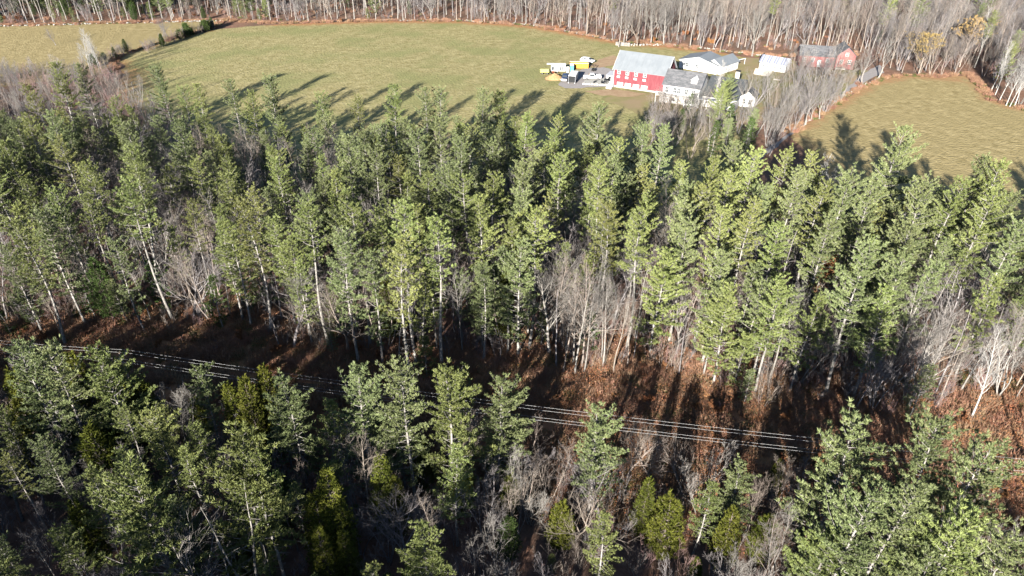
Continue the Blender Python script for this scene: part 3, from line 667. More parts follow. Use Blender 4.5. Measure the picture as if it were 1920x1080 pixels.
# farm yard trees and the grove beside the road
for k, a in [('spread', (1250, 250, 12, 2)), ('multi', (1225, 232, 10, 1)), ('birch', (1335, 205, 13, 1)), ('spread', (1295, 240, 11, 0)), ('multi', (1322, 245, 11, 1)), ('spread', (1392, 205, 12, 0)), ('multi', (1275, 262, 10, 1)), ('multi', (1240, 270, 10, 2)), ('spread', (1455, 168, 8, 2)),
             ('pine', (1352, 235, 13, 8)), ('pine', (1340, 262, 14, 9)), ('young', (1290, 225, 7, 2)), ('hem', (1275, 250, 6, 0)), ('spread', (1616, 158, 13, 0)), ('spread', (1646, 147, 14, 0)), ('oak', (1722, 140, 14, 0)), ('multi', (1745, 143, 14, 1)), ('spread', (1608, 152, 9, 1)),
             ('oak', (1800, 118, 16, 0)), ('birch', (1829, 123, 18, 0)), ('multi', (1765, 143, 13, 1)), ('multi', (1790, 141, 14, 1)), ('forest', (1160, 88, 18, 0)), ('spread', (1170, 84, 15, 0)), ('spread', (1195, 86, 15, 2)), ('spread', (1220, 82, 17, 0)), ('spread', (1245, 85, 17, 0)), ('spread', (1410, 105, 17, 0)), ('forest', (1350, 98, 18, 4)),
             ('birch', (1858, 170, 14, 1)), ('birch', (1866, 178, 13, 0)), ('birch', (1874, 188, 14, 1)), ('birch', (1886, 198, 14, 0)), ('birch', (1893, 200, 13, 1)), ('birch', (1902, 200, 15, 0)), ('pine', (1868, 165, 13, 9)), ('pine', (1650, 75, 18, 5)), ('pine', (1840, 60, 18, 4)), ('young', (1880, 130, 12, 1)), ('multi', (1912, 195, 12, 0))]:
    base(k, *a)
for _ in range(900):
    px, py = random.uniform(1405, 1600), random.uniform(150, 262)
    # left of the road line only
    if px > 1640 - (py - 126) * 1.36 - 22: continue
    if py < 190 and px < 1470 or (py < 150): continue
    if 1500 < px and py < 160: continue
    x, y = G(px, py); put(random.choice(['spread', 'multi', 'multi', 'forest']), x, y, random.uniform(10, 15), None, 'grove', 5.6, check=True)
for k in range(30):
    t = (k + random.random()) / 30; px = 1578 - 140 * t + random.gauss(0, 5); py = 186 + 88 * t + random.gauss(0, 4)
    x, y = G(px, py); put(random.choice(['multi', 'forest', 'spread', 'multi']), x, y, random.uniform(8, 13), None, 'grove', 1.6, check=True)
for _ in range(120):
    px, py = random.uniform(1215, 1440), random.uniform(245, 300); x, y = G(px, py)
    if y < back_y(x) + 1: continue
    put(random.choice(['spread', 'multi', 'multi', 'young', 'sap']), x, y, random.uniform(8, 12), None, 'grove', 3.4, check=True)

for a in [(1228, 225, 9), (1262, 232, 10), (1283, 218, 8), (1310, 226, 10), (1238, 212, 8), (1300, 212, 7), (1508, 158, 9), (1526, 165, 10), (1545, 156, 9), (1563, 162, 10), (1580, 154, 9), (1498, 150, 8)]: base('spread', *a, random.choice([0, 2]), area='grove', sp=.8)

# woods beyond the fields
def far_y(x):
    for (x0, y0), (x1, y1) in zip(FAR, FAR[1:]):
        if x0 <= x <= x1: return y0 + (y1 - y0) * (x - x0) / (x1 - x0)
    return 240
for _ in range(16000):
    x = random.uniform(-330, 330); y = random.uniform(160, 400)
    px, py = P(x, y, 0)
    if x < 128:
        if y < far_y(x) + 1.0: continue
        if 96 < x and y < 246: continue
        if abs(x - 95) < 8 and y < 252: continue
    else:
        # right wood: beyond the right field's edge
        e = None
        for (x0, y0), (x1, y1) in zip([(128, 219), (150, 221), (152, 205), (165, 178), (240, 160), (330, 150)], [(150, 221), (152, 205), (165, 178), (240, 160), (330, 150), (400, 150)]):
            if x0 <= x < x1 or (x0 <= x <= x1): e = y0 + (y1 - y0) * (x - x0) / max(.1, (x1 - x0))
        if e is None or y < e + 1.5: continue
    if y > 372 and random.random() < .5: continue
    edge = (y - far_y(x) < 8) if x < 128 else False
    u = random.random()
    if px < 520: k = 'pine' if u < .28 else 'young' if u < .40 else 'hem' if u < .49 else 'forest' if u < .85 else 'multi'
    elif px < 960: k = 'pine' if u < .10 else 'young' if u < .13 else 'forest' if u < .70 else 'multi' if u < .85 else 'spread'
    elif px < 1640: k = 'pine' if u < .02 else 'forest' if u < .62 else 'spread' if u < .8 else 'multi'
    else: k = 'pine' if u < .07 else 'young' if u < .10 else 'forest' if u < .40 else 'multi'
    h = random.uniform(15, 21) if k in ('forest', 'pine') else random.uniform(9, 15) if k in ('multi', 'spread') else random.uniform(4, 9)
    put(k, x, y, h, None, 'far', 2.7 if k == 'forest' else 3.2, check=True)
for a in [(1465, 30, 18, 0)]: base('pine', *a, area='far')

# ------------------------------------------------------------------ trees: build
AREA_WORDS = {'front': 'foreground forest', 'back': 'middle wood', 'middle': 'middle wood', 'brush': 'left brush', 'hedge': 'hedgerow', 'grove': 'farm grove', 'farm': 'farm yard edge', 'far': 'wood beyond fields', 'behind': 'forest'}
def column(px):
    for lim, s in ((180, 'at left edge'), (400, 'below hedgerow'), (600, 'far left of barn'), (800, 'left of centre'), (1000, 'at centre'), (1150, 'below parked cars'), (1260, 'below barn'), (1420, 'below farmhouse'), (1600, 'below road bend'), (1760, 'below right field'), (3000, 'at right edge')):
        if px < lim: return s
def column_far(px):
    for lim, s in ((250, 'behind left field'), (450, 'behind hedgerow'), (800, 'behind hay field left half'), (1100, 'behind hay field right half'), (1300, 'behind barn'), (1500, 'behind white outbuildings'), (1660, 'behind red house'), (3000, 'behind right field')):
        if px < lim: return s
DESC = {('pine', 'green'): 'bright green white pine', ('pine', 'blue'): 'blue-green white pine', ('pine', 'olive'): 'olive white pine', 'young': 'low young pine', 'cedar': 'yellow-green cedar', 'hem': 'dark dense hemlock',
        'forest': '{} slender leafless tree', 'spread': '{} spreading leafless tree', 'multi': '{} many-stemmed leafless tree', 'birch': 'white-barked birch', 'redb': 'reddish leafless maple', 'snag': 'dead bare-trunked pine', 'sap': 'thin leafless sapling'}
ORD = ['first', 'second', 'third', 'fourth', 'fifth', 'sixth', 'seventh', 'eighth', 'ninth', 'tenth', 'eleventh', 'twelfth', 'thirteenth', 'fourteenth', 'fifteenth', 'sixteenth', 'seventeenth', 'eighteenth', 'nineteenth', 'twentieth']
def visible(t):
    if t['area'] == 'behind': return False
    for z in (0, t['h'] * .5, t['h']):
        px, py = P(t['x'], t['y'], z)
        if -20 < px < 1940 and -20 < py < 1100: return True
    return False
def describe(t):
    k = t['kind']; proto = SETS[k][t['idx']]
    d = DESC.get((k, proto[2])) or DESC.get(k)
    if k == 'oak': d = 'oak keeping tan leaves' if t['idx'] == 0 else 'small oak keeping rust-red leaves'
    d = d.format(proto[2] if proto[2] != 'c' else '')
    px, py = P(t['x'], t['y'], t['h'] * .75); a = t['area']
    if a in ('middle', 'back'):
        dy = t['y'] - edge_y(t['x']); dd = back_y(t['x']) - t['y']
        row = 'clearing-side row' if dy < 7 else 'field-side row' if dd < 9 else 'interior front' if dy < dd * .8 else 'interior back'
        loc = f'middle wood {row}, {column(px)}'
    elif a == 'front':
        row = 'wire-side row' if py < 800 else 'mid depth' if py < 930 else 'near row'
        loc = f'foreground forest {row}, {column(px)}'
    elif a == 'far': loc = (('at edge of wood ' if t['y'] - far_y(t['x']) < 6 else 'just inside wood ' if t['y'] - far_y(t['x']) < 20 else 'deep in wood ') if t['x'] < 128 else 'in wood ') + column_far(P(t['x'], t['y'], 0)[0])
    elif a == 'grove': loc = 'in grove between farmhouse and right field'
    elif a == 'brush': loc = 'in brush below left field'
    elif a == 'hedge': loc = 'in hedgerow between the two fields'
    else: loc = 'beside farm yard or road, ' + ('near buildings' if px < 1500 else 'by right field')
    return d, loc
cand = [t for t in TREES if visible(t)]
KCAP = {'pine': ('pine',), 'bare': ('forest', 'spread', 'multi'), 'other': ('young', 'hem', 'cedar'), 'sap': ('sap',), 'misc': ('birch', 'oak', 'redb', 'snag')}
single = []
for key, kinds in KCAP.items():
    L = [t for t in cand if t['kind'] in kinds and not (t['kind'] == 'sap' and t['area'] in ('brush', 'hedge'))]
    L.sort(key=lambda t: (not t['own'], -t['h'] / math.hypot(t['x'], t['y'], CAM_H)))
    single += L[:298]
single_ids = set(id(t) for t in single)
rest = [t for t in TREES if id(t) not in single_ids]
byl = {}
for t in single: t['d'], t['loc'] = describe(t); byl.setdefault((t['d'], t['loc']), []).append(t)
for (d, loc), L in byl.items():
    L.sort(key=lambda t: P(t['x'], t['y'], t['h'])[0])
    for i, t in enumerate(L):
        if len(L) == 1: t['label'] = f'{d}, {loc}'
        elif len(L) <= 20: t['label'] = f'{d}, {loc}, {ORD[i]} from left' if i < len(L) - 1 else f'{d}, {loc}, rightmost one'
        else: t['label'] = f'{d}, {loc}, one of many alike'
for t in single:
    nm, cat = NAMES[t['kind']]
    root = thing(nm, t['label'], cat, (t['x'], t['y'], 0), t['rot'], f"{t['d']}s in the {AREA_WORDS[t['area']]}")
    root.rotation_euler = (t['lean'][0], t['lean'][1], t['rot']); root.scale = (t['s'],) * 3
    if t['lean'][1] > .1: root.rotation_mode = 'ZXY'
    tm, cm = SETS[t['kind']][t['idx']][0]
    link('trunk', tm, parent=root); link('crown', cm, parent=root)
    SETS[t['kind']][t['idx']][0][0]['used'] = 1
    t['root'] = root

def scatter(name, items, label=None):
    """one 'stuff' object: instances of already built tree meshes on points (geometry nodes)"""
    keys = sorted(set((t['kind'], t['idx']) for t in items))
    me = bpy.data.meshes.new(name); me.from_pydata([(t['x'], t['y'], t.get('z', 0)) for t in items], [], [])
    for an, ty, f in (('pick', 'INT', lambda t: keys.index((t['kind'], t['idx']))), ('turn', 'FLOAT', lambda t: t['rot']), ('size', 'FLOAT', lambda t: t['s'])):
        a = me.attributes.new(an, ty, 'POINT')
        for i, t in enumerate(items): a.data[i].value = f(t)
    o = link(name, me); tag(o, label, kind='stuff')
    ng = bpy.data.node_groups.new(name, 'GeometryNodeTree')
    ng.interface.new_socket('Geometry', in_out='INPUT', socket_type='NodeSocketGeometry'); ng.interface.new_socket('Geometry', in_out='OUTPUT', socket_type='NodeSocketGeometry')
    N, Lk = ng.nodes, ng.links
    gi, go = N.new('NodeGroupInput'), N.new('NodeGroupOutput'); jn = N.new('GeometryNodeJoinGeometry')
    def attr(nm, ty):
        q = N.new('GeometryNodeInputNamedAttribute'); q.data_type = ty; q.inputs[0].default_value = nm; return [s for s in q.outputs if s.enabled][0]
    ap, ar, asz = attr('pick', 'INT'), attr('turn', 'FLOAT'), attr('size', 'FLOAT')
    cb = N.new('ShaderNodeCombineXYZ'); Lk.new(ar, cb.inputs[2])
    for i, (k, ix) in enumerate(keys):
        cmpn = N.new('FunctionNodeCompare'); cmpn.data_type = 'INT'; cmpn.operation = 'EQUAL'
        ints = [s for s in cmpn.inputs if s.enabled]; Lk.new(ap, ints[0]); ints[1].default_value = i
        for part in PROTO_OBJS[(k, ix)]:
            oi = N.new('GeometryNodeObjectInfo'); oi.inputs[0].default_value = part; oi.transform_space = 'ORIGINAL'; oi.inputs['As Instance'].default_value = True
            ip = N.new('GeometryNodeInstanceOnPoints')
            Lk.new(gi.outputs[0], ip.inputs['Points']); Lk.new(cmpn.outputs[0], ip.inputs['Selection']); Lk.new(oi.outputs['Geometry'], ip.inputs['Instance'])
            Lk.new(cb.outputs[0], ip.inputs['Rotation']); Lk.new(asz, ip.inputs['Scale']); Lk.new(ip.outputs[0], jn.inputs[0])
    Lk.new(jn.outputs[0], go.inputs[0])
    md = o.modifiers.new('scatter', 'NODES'); md.node_group = ng
    return o
PROTO_OBJS = {}
for t in single:
    PROTO_OBJS.setdefault((t['kind'], t['idx']), tuple(t['root'].children))
def proto_for(kind):       # make sure every proto used by stuff is placed once as a thing
    for i in range(len(SETS[kind])):
        if (kind, i) not in PROTO_OBJS:
            x, y = {'bush': (-118 + i * 6, 92)}.get(kind, (-60, 100))
            rt = thing('shrub' if kind == 'bush' else NAMES[kind][0], ['rust-leaved shrub', 'reddish leafless shrub', 'straw-brown clump with rusty leaves', 'low brown clump with rusty leaves', 'dull green low clump', 'tall brown stalky clump'][i] + ' in the shaded left end of the clearing', 'shrub', (x, y, 0))
            tm, cm = SETS[kind][i][0]
            PROTO_OBJS[(kind, i)] = (link('stem', tm, parent=rt), link('twigs', cm, parent=rt))
            if kind == 'bush':
                for q in PROTO_OBJS[(kind, i)]: q['kind'] = 'stuff'
for k in set(t['kind'] for t in rest) | {'bush', 'sap'}: proto_for(k)
farr = [t for t in rest if t['area'] == 'far']; near = [t for t in rest if t['area'] not in ('far', 'behind')]; beh = [t for t in rest if t['area'] == 'behind']
if farr: scatter('distant_trees', farr)
if near: scatter('background_trees', near)
if beh: scatter('forest_behind', beh)

# understory: thin saplings and brush in the woods, rust brush in the clearing
und = []
def un(kind, x, y, s, idx=None):
    und.append(dict(kind=kind, idx=random.randrange(len(SETS[kind])) if idx is None else idx, x=x, y=y, rot=random.uniform(0, 6.28), s=s))
for _ in range(2300):
    x = random.uniform(-165, 150); y = random.uniform(edge_y(x) - 1, back_y(x) + 4); un('sap', x, y, random.uniform(.5, 1.15))
for _ in range(1500):
    x = random.uniform(-100, 110); y = random.uniform(14, 54 - .15 * x); un('sap', x, y, random.uniform(.5, 1.0))
for _ in range(900):
    x = random.uniform(-300, 128); y = far_y(x) + random.uniform(.5, 30); un(random.choice(['sap', 'sap', 'bush']), x, y, random.uniform(.4, .9))
for _ in range(500):
    x = random.uniform(128, 300); y = 222 - max(0, x - 150) * .5 + random.uniform(0, 80); un('sap', x, y, random.uniform(.6, 1.2))
for _ in range(900):
    x = random.uniform(-330, 124); un('bush', x, far_y(x) + random.gauss(.3, 1.0), random.uniform(.3, .9), random.choice([2, 4, 5, 5]))
for ln in ([(74, 168), (94, 189), (108, 204), (121, 215.5), (128, 218.5), (138, 217), (150, 220), (146, 206), (142, 195), (144, 187), (165, 174), (240, 155)], [(-123, 222), (-130, 242), (-121, 265), (-112, 282), (-112, 297)]):
    for a, b in zip(ln, ln[1:]):
        for _ in range(int(math.hypot(b[0] - a[0], b[1] - a[1]) * 2)):
            t = random.random(); un('bush', a[0] + (b[0] - a[0]) * t + random.gauss(0, .7), a[1] + (b[1] - a[1]) * t + random.gauss(.3, .7), random.uniform(.3, .9), random.choice([2, 5, 5, 4, 4]))
scatter('undergrowth', und)
und = []
for _ in range(9000):
    x = random.uniform(-150, 130); y = random.uniform(50 - .16 * x, edge_y(x) + 6)
    if inside((x, y), [(-150, 91), (-60, 76.3), (-20, 70.8), (0, 67.4), (0, 66.4), (-20, 69.4), (-60, 74.7), (-150, 89)]): continue
    un('bush', x, y, random.uniform(.45, 1.15), random.choice([2, 2, 3, 3, 5, 4]))
for _ in range(260):
    x = random.uniform(-135, 130); un('bush', x, random.uniform(56 - .16 * x, edge_y(x) + 2), random.uniform(.25, .6), random.choice([0, 1]))
scatter('clearing_brush', und)

# ------------------------------------------------------------------ power line
def wire_obj(off, z, label):
    pts = []; rr = []
    ends = [G(-420, 590, 10), G(226, 668, 10), G(2050, 890, 10)]
    for (a, b) in zip(ends, ends[1:]):
        d = Vector((b[0] - a[0], b[1] - a[1])); nrmv = Vector((-d.y, d.x)).normalized()
        for i in range(24):
            t = i / 24; pts.append((a[0] + d.x * t + nrmv.x * off, a[1] + d.y * t + nrmv.y * off, z - 4 * 1.1 * t * (1 - t)))
    tb = Tubes(); tb.add(pts, [.007] * len(pts), 5)
    o = link('power_wire', tb.mesh('power_wire', M['wire'])); tag(o, label, 'power line', 'wires of the power line'); return o
wire_obj(1.15, 10.1, 'uppermost power line wire in view crossing the clearing'); wire_obj(.62, 10.1, 'second power line wire from the top over the clearing')
wire_obj(-.55, 10.1, 'third power line wire from the top over the clearing'); wire_obj(-1.0, 10.1, 'lowest power line wire in view, nearest the foreground trees')
def pole(x, y, label, ang):
    r_ = thing('utility_pole', label, 'utility pole', (x, y, 0), ang, 'poles of the power line')
    t = Tubes(); t.add([(0, 0, -.3), (0, 0, 5), (0, 0, 10.6)], [.19, .16, .12], 10); link('pole', t.mesh('pole', M['skin_pole']), parent=r_)
    Box().box(-.06, .06, -1.35, 1.35, 9.8, 9.95).obj('crossarm', M['skin_pole'], r_)
    for yy in (1.15, .62, -.55, -1.0): Box().cyl((0, yy, 10.01), .05, .12).obj('insulator', M['trim'], r_)
la = G(226, 668, 10); lb = G(2050, 890, 10)
pole(la[0], la[1], 'wooden utility pole with crossarm behind the foreground pine at left', math.atan2(lb[1] - la[1], lb[0] - la[0]))
pole(lb[0], lb[1], 'wooden utility pole at the right end of the power line', math.atan2(lb[1] - la[1], lb[0] - la[0]))
r_ = thing('weathered_pole', 'weathered limbless pole standing at the wood edge in centre, flat cut top', 'pole', (*G(952, 664), 0))
t = Tubes(); t.add([(0, 0, -.3), (.02, 0, 4), (.03, 0, 8)], [.21, .17, .15], 9); link('shaft', t.mesh('shaft', M['bark_pale']), parent=r_)
Box().cyl((.03, 0, 8.03), .15, .06).obj('cap', M['skin_pole'], r_)

# fallen and leaning trunks
def log(p0, p1, rad, label):
    t = Tubes(); a, b = np.array(p0), np.array(p1); pts = [a + (b - a) * s + np.array([0, 0, .12 * math.sin(s * 9)]) for s in np.linspace(0, 1, 7)]
    t.add(pts, [rad * (1 - .5 * s) for s in np.linspace(0, 1, 7)], 7)
    for i in range(6):
        s = random.uniform(.3, .95); q = a + (b - a) * s; t.add([q, q + np.array([random.uniform(-.8, .8), random.uniform(-.8, .8), random.uniform(.1, .8)])], [.03, .01], 3)
    o = link('fallen_trunk', t.mesh('fallen_trunk', M['bark_tan'])); tag(o, label, 'fallen trunk')
x, y = G(686, 596); log((x, y, .3), (x + 3.2, y + 1.5, 5.5), .16, 'pale dead trunk leaning up into the pines left of the bright cedar')
x, y = G(700, 640); log((x - 3, y, .25), (x + 5, y - 2.4, .3), .12, 'thin fallen trunk lying at the shaded edge of the wood')
x, y = G(1010, 655); log((x, y, .2), (x + 4, y - 1.4, .4), .1, 'fallen trunk lying just right of the weathered pole')
x, y = G(1840, 725); log((x, y, .2), (x + 5, y + 1.2, .5), .12, 'fallen trunk on rusty leaves at the right end of the clearing')

# ------------------------------------------------------------------ stones, boulders, piles
def rock_mesh(seed, sub=1, name='stone', flat=.7):
    bm = bmesh.new(); bmesh.ops.create_icosphere(bm, subdivisions=sub, radius=1); r = random.Random(seed)
    for v in bm.verts: v.co *= r.uniform(.78, 1.15); v.co.z *= flat
    me = bpy.data.meshes.new(name); bm.to_mesh(me); bm.free(); return me
def stone_wall(line, hw, label, m, size=.4, seed=0, n_per=2.2):
    r = random.Random(seed); base_ = rock_mesh(seed); bv = [v.co.copy() for v in base_.vertices]; bf = [tuple(p.vertices) for p in base_.polygons]
    V, F = [], []
    ox, oy = line[0]
    for a, b in zip(line, line[1:]):
        L = math.hypot(b[0] - a[0], b[1] - a[1])
        for i in range(int(L * n_per)):
            s = r.random(); sz = size * r.uniform(.5, 1.25); c = Vector((a[0] + (b[0] - a[0]) * s + r.gauss(0, hw) - ox, a[1] + (b[1] - a[1]) * s + r.gauss(0, hw) - oy, r.uniform(.1, .45)))
            mt = Matrix.Rotation(r.uniform(0, 6), 3, 'Z'); k = len(V)
            V += [tuple(mt @ (q * sz) + c) for q in bv]; F += [tuple(k + j for j in f) for f in bf]
    me = bpy.data.meshes.new('stone_wall'); me.from_pydata(V, [], F)
    root = thing('stone_wall', label, 'stone wall', (ox, oy, 0)); o = link('stones', me, m, parent=root); o['kind'] = 'stuff'
stone_wall([(-200, 286.5), (-160, 291), (-112, 297)], .35, 'tumbled pale stone wall along the far side of the left field', M['stonew'], .34, 3, 1.5)
stone_wall([(-50, 297.5), (-15, 297.5), (15, 289), (34, 273), (43, 264)], .5, 'low tumbled stone wall along the far edge of the hay field', M['stone'], .36, 4, 1.6)
stone_wall([(48, 256.5), (63, 257), (78, 250), (96, 240)], .3, 'low pale stone wall behind the barn and white outbuildings', M['stonew'], .3, 5, 2.4)
stone_wall([(76, 169), (94, 190), (108, 205), (120, 216)], .3, 'low stone wall between the road and the right field', M['stone'], .25, 6, 1.6)
root = thing('stone_stack', 'pale block-like stone stack at the field edge behind the barn', 'stone stack', (43.2, 256.7, 0), math.atan2(-1.7, 5.1))
for j in range(2):
    for i in range(5):
        Box().box(i * 1.06, i * 1.06 + 1.0, 0, .9, j * .62, j * .62 + .6).obj('block', M['stone'], root, bevel=.05)
for n_, (x, y, sx, lab) in enumerate([(85.6, 103.4, 1.35, 'grey boulder in the right-hand thicket, left one of two'), (88.2, 102.6, 1.5, 'grey boulder in the right-hand thicket, right one of two')]):
    o = link('boulder', rock_mesh(40 + n_, 3, 'boulder', .8), M['boulder'], loc=(x, y, .5)); o.scale = (sx, 1.1, 1.0)
    for p in o.data.polygons: p.use_smooth = False
    tag(o, lab, 'boulder', 'grey boulders')
bm = bmesh.new(); bmesh.ops.create_grid(bm, x_segments=26, y_segments=20, size=1)
rr = random.Random(5)
for v in bm.verts:
    q = math.hypot(v.co.x, v.co.y); hgt = max(0, 1 - q) ** .8; v.co = Vector((v.co.x * 2.9, v.co.y * 2.1, hgt * 1.7 + (rr.uniform(-.07, .07) if hgt > .05 else -.05)))
me = bpy.data.meshes.new('mulch_pile'); bm.to_mesh(me); bm.free()
tag(link('mulch_pile', me, M['chips'], loc=(18.2, 215.0, .1)), 'tan heap of wood chips left of the dark blue pickup', 'mulch pile')

# ------------------------------------------------------------------ buildings
def wall_gable(b, W, D, zE, zR, ridge='x', z0=0, rp=.5):
    """closed body: footprint W x D, eaves zE, ridge zR. ridge 'x': ridge runs along x; 'y': gable faces the front. rp = ridge position"""
    if ridge == 'x': b.prism([(0, z0), (D, z0), (D, zE), (D * rp, zR), (0, zE)], 0, W, axis='x')
    else: b.prism([(0, z0), (W, z0), (W, zE), (W * rp, zR), (0, zE)], 0, D, axis='y')
def roof_obj(parent, W, D, zE, zR, m, ridge='x', ov=.35, th=.14, rp=.5, name='roof'):
    b = Box()
    A = D if ridge == 'x' else W; Bn = W if ridge == 'x' else D
    for (e, rpos) in ((0, rp * A), (A, rp * A)):
        sg = -1 if e == 0 else 1; sl = (zR - zE) / abs(rpos - e); e2 = e + sg * ov; z2 = zE - sl * ov
        prof = [(e2, z2 + .03), (rpos, zR + .03), (rpos, zR + .03 + th), (e2, z2 + .03 + th)]
        b.prism(prof, -ov, Bn + ov, axis='x' if ridge == 'x' else 'y')
    return b.obj(name, m, parent)
def window(parent, x, z, w_, h_, y=0, cols=2, rows=2, face='front', glass=None, name='window'):
    """window on the front (y = const) or the side wall (x = const)"""
    def T(b, a0, a1, d0, d1, z0, z1):
        if face == 'front': b.box(a0, a1, y - d1, y - d0, z0, z1)
        elif face == 'right': b.box(y + d0, y + d1, a0, a1, z0, z1)
        else: b.box(y - d1, y - d0, a0, a1, z0, z1)
    f = Box(); t = .075
    T(f, x - w_ / 2 - t, x + w_ / 2 + t, .01, .09, z + h_ / 2, z + h_ / 2 + t); T(f, x - w_ / 2 - t, x + w_ / 2 + t, .01, .11, z - h_ / 2 - t, z - h_ / 2)
    T(f, x - w_ / 2 - t, x - w_ / 2, .01, .09, z - h_ / 2, z + h_ / 2); T(f, x + w_ / 2, x + w_ / 2 + t, .01, .09, z - h_ / 2, z + h_ / 2)
    for c in range(1, cols): xx = x - w_ / 2 + w_ * c / cols; T(f, xx - .03, xx + .03, .02, .07, z - h_ / 2, z + h_ / 2)
    for c in range(1, rows): zz = z - h_ / 2 + h_ * c / rows; T(f, x - w_ / 2, x + w_ / 2, .02, .065, zz - .03, zz + .03)
    fo = f.obj(name, M['trim'], parent)
    g = Box(); T(g, x - w_ / 2, x + w_ / 2, .008, .03, z - h_ / 2, z + h_ / 2); g.obj('pane', glass or M['glass'], fo)
    return fo
def plank(parent, x0, x1, y0, y1, z0, z1, m, name='board'): return Box().box(x0, x1, y0, y1, z0, z1).obj(name, m, parent)

# barn
AB = R(-28); barn = thing('red_barn', 'long red barn with pale metal roof and white windows', 'barn', (35.2, 206.8, 0), AB)
BW, BD = 15.6, 9.8
b = Box(); wall_gable(b, BW, BD, 5.5, 9.5, z0=.55); b.obj('wall', M['red'], barn)
Box().box(-.06, BW + .06, -.06, BD + .06, -.3, .55).obj('foundation', M['stonew'], barn)
rf = roof_obj(barn, BW, BD, 5.5, 9.5, M['tin'], ov=.4)
for i in range(9):
    x = -.3 + i * (BW + .6) / 8
    zr, ze, rpos = 9.5, 5.5, BD / 2; sl = (zr - ze) / rpos
    s_b = Box().prism([(-.38, ze - sl * .38 + .172), (rpos - .05, zr + .125), (rpos - .05, zr + .175), (-.38, ze - sl * .38 + .222)], x - .02, x + .02, axis='x')
    so = s_b.obj('roof_seam', M['tin'], rf)
for s_ in (0, BW):
    xx = (s_ - .46, s_ - .40) if s_ == 0 else (s_ + .40, s_ + .46)
    for sg in (0, 1):
        rpos = BD / 2; e2 = -.42 if sg == 0 else BD + .42; z2 = 5.5 - (4 / rpos) * .42
        Box().prism([(e2, z2 - .12), (rpos, 9.38), (rpos, 9.68), (e2, z2 + .2)], xx[0], xx[1], axis='x').obj('rake_board', M['trim'], barn)
for sx in (1.5, 4.1, 6.75, 9.4): window(barn, sx, 4.7, .85, 1.25)
for sx in (1.45, 4.0, 6.65, 9.35): window(barn, sx, 3.2, .75, .42, cols=1, rows=1, glass=M['white'])
for sx in (2.15, 4.6, 7.1, 9.6): window(barn, sx, 1.15, 1.7, .85, cols=3, rows=1, glass=M['cream'])
for i in range(2):
    window(barn, 3 + i * 4, 3, 1, 1.2, y=BW, face='right')
plank(barn, -.09, -.001, .05, .3, .55, 5.3, M['trim'], 'corner_board'); plank(barn, BW - .25, BW + .05, -.06, -.001, .55, 5.3, M['trim'], 'corner_board')
db = Box().box(-.08, -.001, 3.2, 6.6, .55, 4.0).obj('barn_door', M['red'], barn)
Box().box(-.12, -.081, 3.2, 6.6, 3.85, 4.0).obj('door_rail', M['trim'], db)

# white outbuilding with two gables
gar = thing('white_outbuilding', 'white outbuilding with low grey roof behind the barn', 'outbuilding', (59.6, 227.4, 0), R(-38))
b = Box(); wall_gable(b, 12.8, 8.5, 2.7, 4.4, 'y'); b.obj('wall', M['white'], gar)
roof_obj(gar, 12.8, 8.5, 2.7, 4.4, M['tin'], 'y', ov=.4)
window(gar, 2.2, 1.5, 1.9, 1.0, cols=2, rows=2); window(gar, 6.2, 1.5, 1.1, 1.0)
for c in range(3): plank(gar, 8.2, 10.9, -.05, -.002, .1 + c * .72, .8 + c * .72, M['trim'], 'door_panel')
win = thing('white_outbuilding_wing', 'right-hand white gabled shed joined to the white outbuilding', 'outbuilding', (70.9, 219.3, 0), R(-38 + 80))
b = Box(); wall_gable(b, 10.0, 5.5, 2.6, 4.3, 'x'); b.obj('wall', M['white'], win); roof_obj(win, 10.0, 5.5, 2.6, 4.3, M['tin'], 'x', ov=.35)
window(win, 3, 1.4, 1, .9); window(win, 6.5, 1.4, 1, .9)

# farmhouse
AF = R(-28); fh = thing('farmhouse', 'white two-storey farmhouse with grey shingle roof and front porch', 'house', (46.9, 192.6, 0), AF)
b = Box(); wall_gable(b, 10.2, 8.6, 5.1, 8.1); b.obj('wall', M['white'], fh)
rf = roof_obj(fh, 10.2, 8.6, 5.1, 8.1, M['shingle'], ov=.4)
for sx in (1.2, 3.4, 4.5, 6.6, 8.6): window(fh, sx, 3.75, .85, 1.5)
for sx in (1.2, 3.2, 7.0, 9.0): window(fh, sx, 1.3, .85, 1.3)
window(fh, 2.5, 3.8, .9, 1.3, y=0, face='left'); window(fh, 5.8, 3.8, .9, 1.3, y=0, face='left'); window(fh, 4.3, 6.3, .8, .9, y=0, face='left')
dr = Box().box(4.7, 5.7, -.06, -.002, .1, 2.3).obj('front_door', M['cream'], fh); Box().cyl((5.55, -.1, 1.2), .05, .08, 'y', 8).obj('handle', M['dark'], dr)
dm = Box(); dm.prism([(7.3, 5.9), (8.9, 5.9), (8.9, 6.9), (8.1, 7.55), (7.3, 6.9)], 1.0, 3.6, axis='y'); dmo = dm.obj('dormer', M['white'], fh)
b = Box()
for (x0, x1) in ((7.15, 8.1), (9.05, 8.1)):
    b.prism([(x0, 6.82), (x1, 7.6), (x1, 7.7), (x0, 6.92)], .8, 3.9, axis='y')
b.obj('dormer_roof', M['trim'], dmo); window(dmo, 8.1, 6.55, .7, .75, y=1.0, name='dormer_window')
Box().box(-1.3, 9.2, -2.6, -.02, 2.45, 2.62).obj('porch_deck', M['deck'], fh)
for i in range(6): Box().box(-1.2 + i * 2.04, -1.06 + i * 2.04, -2.55, -2.41, 0, 3.55).obj('porch_post', M['trim'], fh)
Box().box(-1.25, 9.15, -2.53, -2.45, 3.45, 3.55).obj('porch_rail', M['trim'], fh); Box().box(-1.25, 9.15, -2.53, -2.45, 2.72, 2.8).obj('porch_rail', M['trim'], fh)
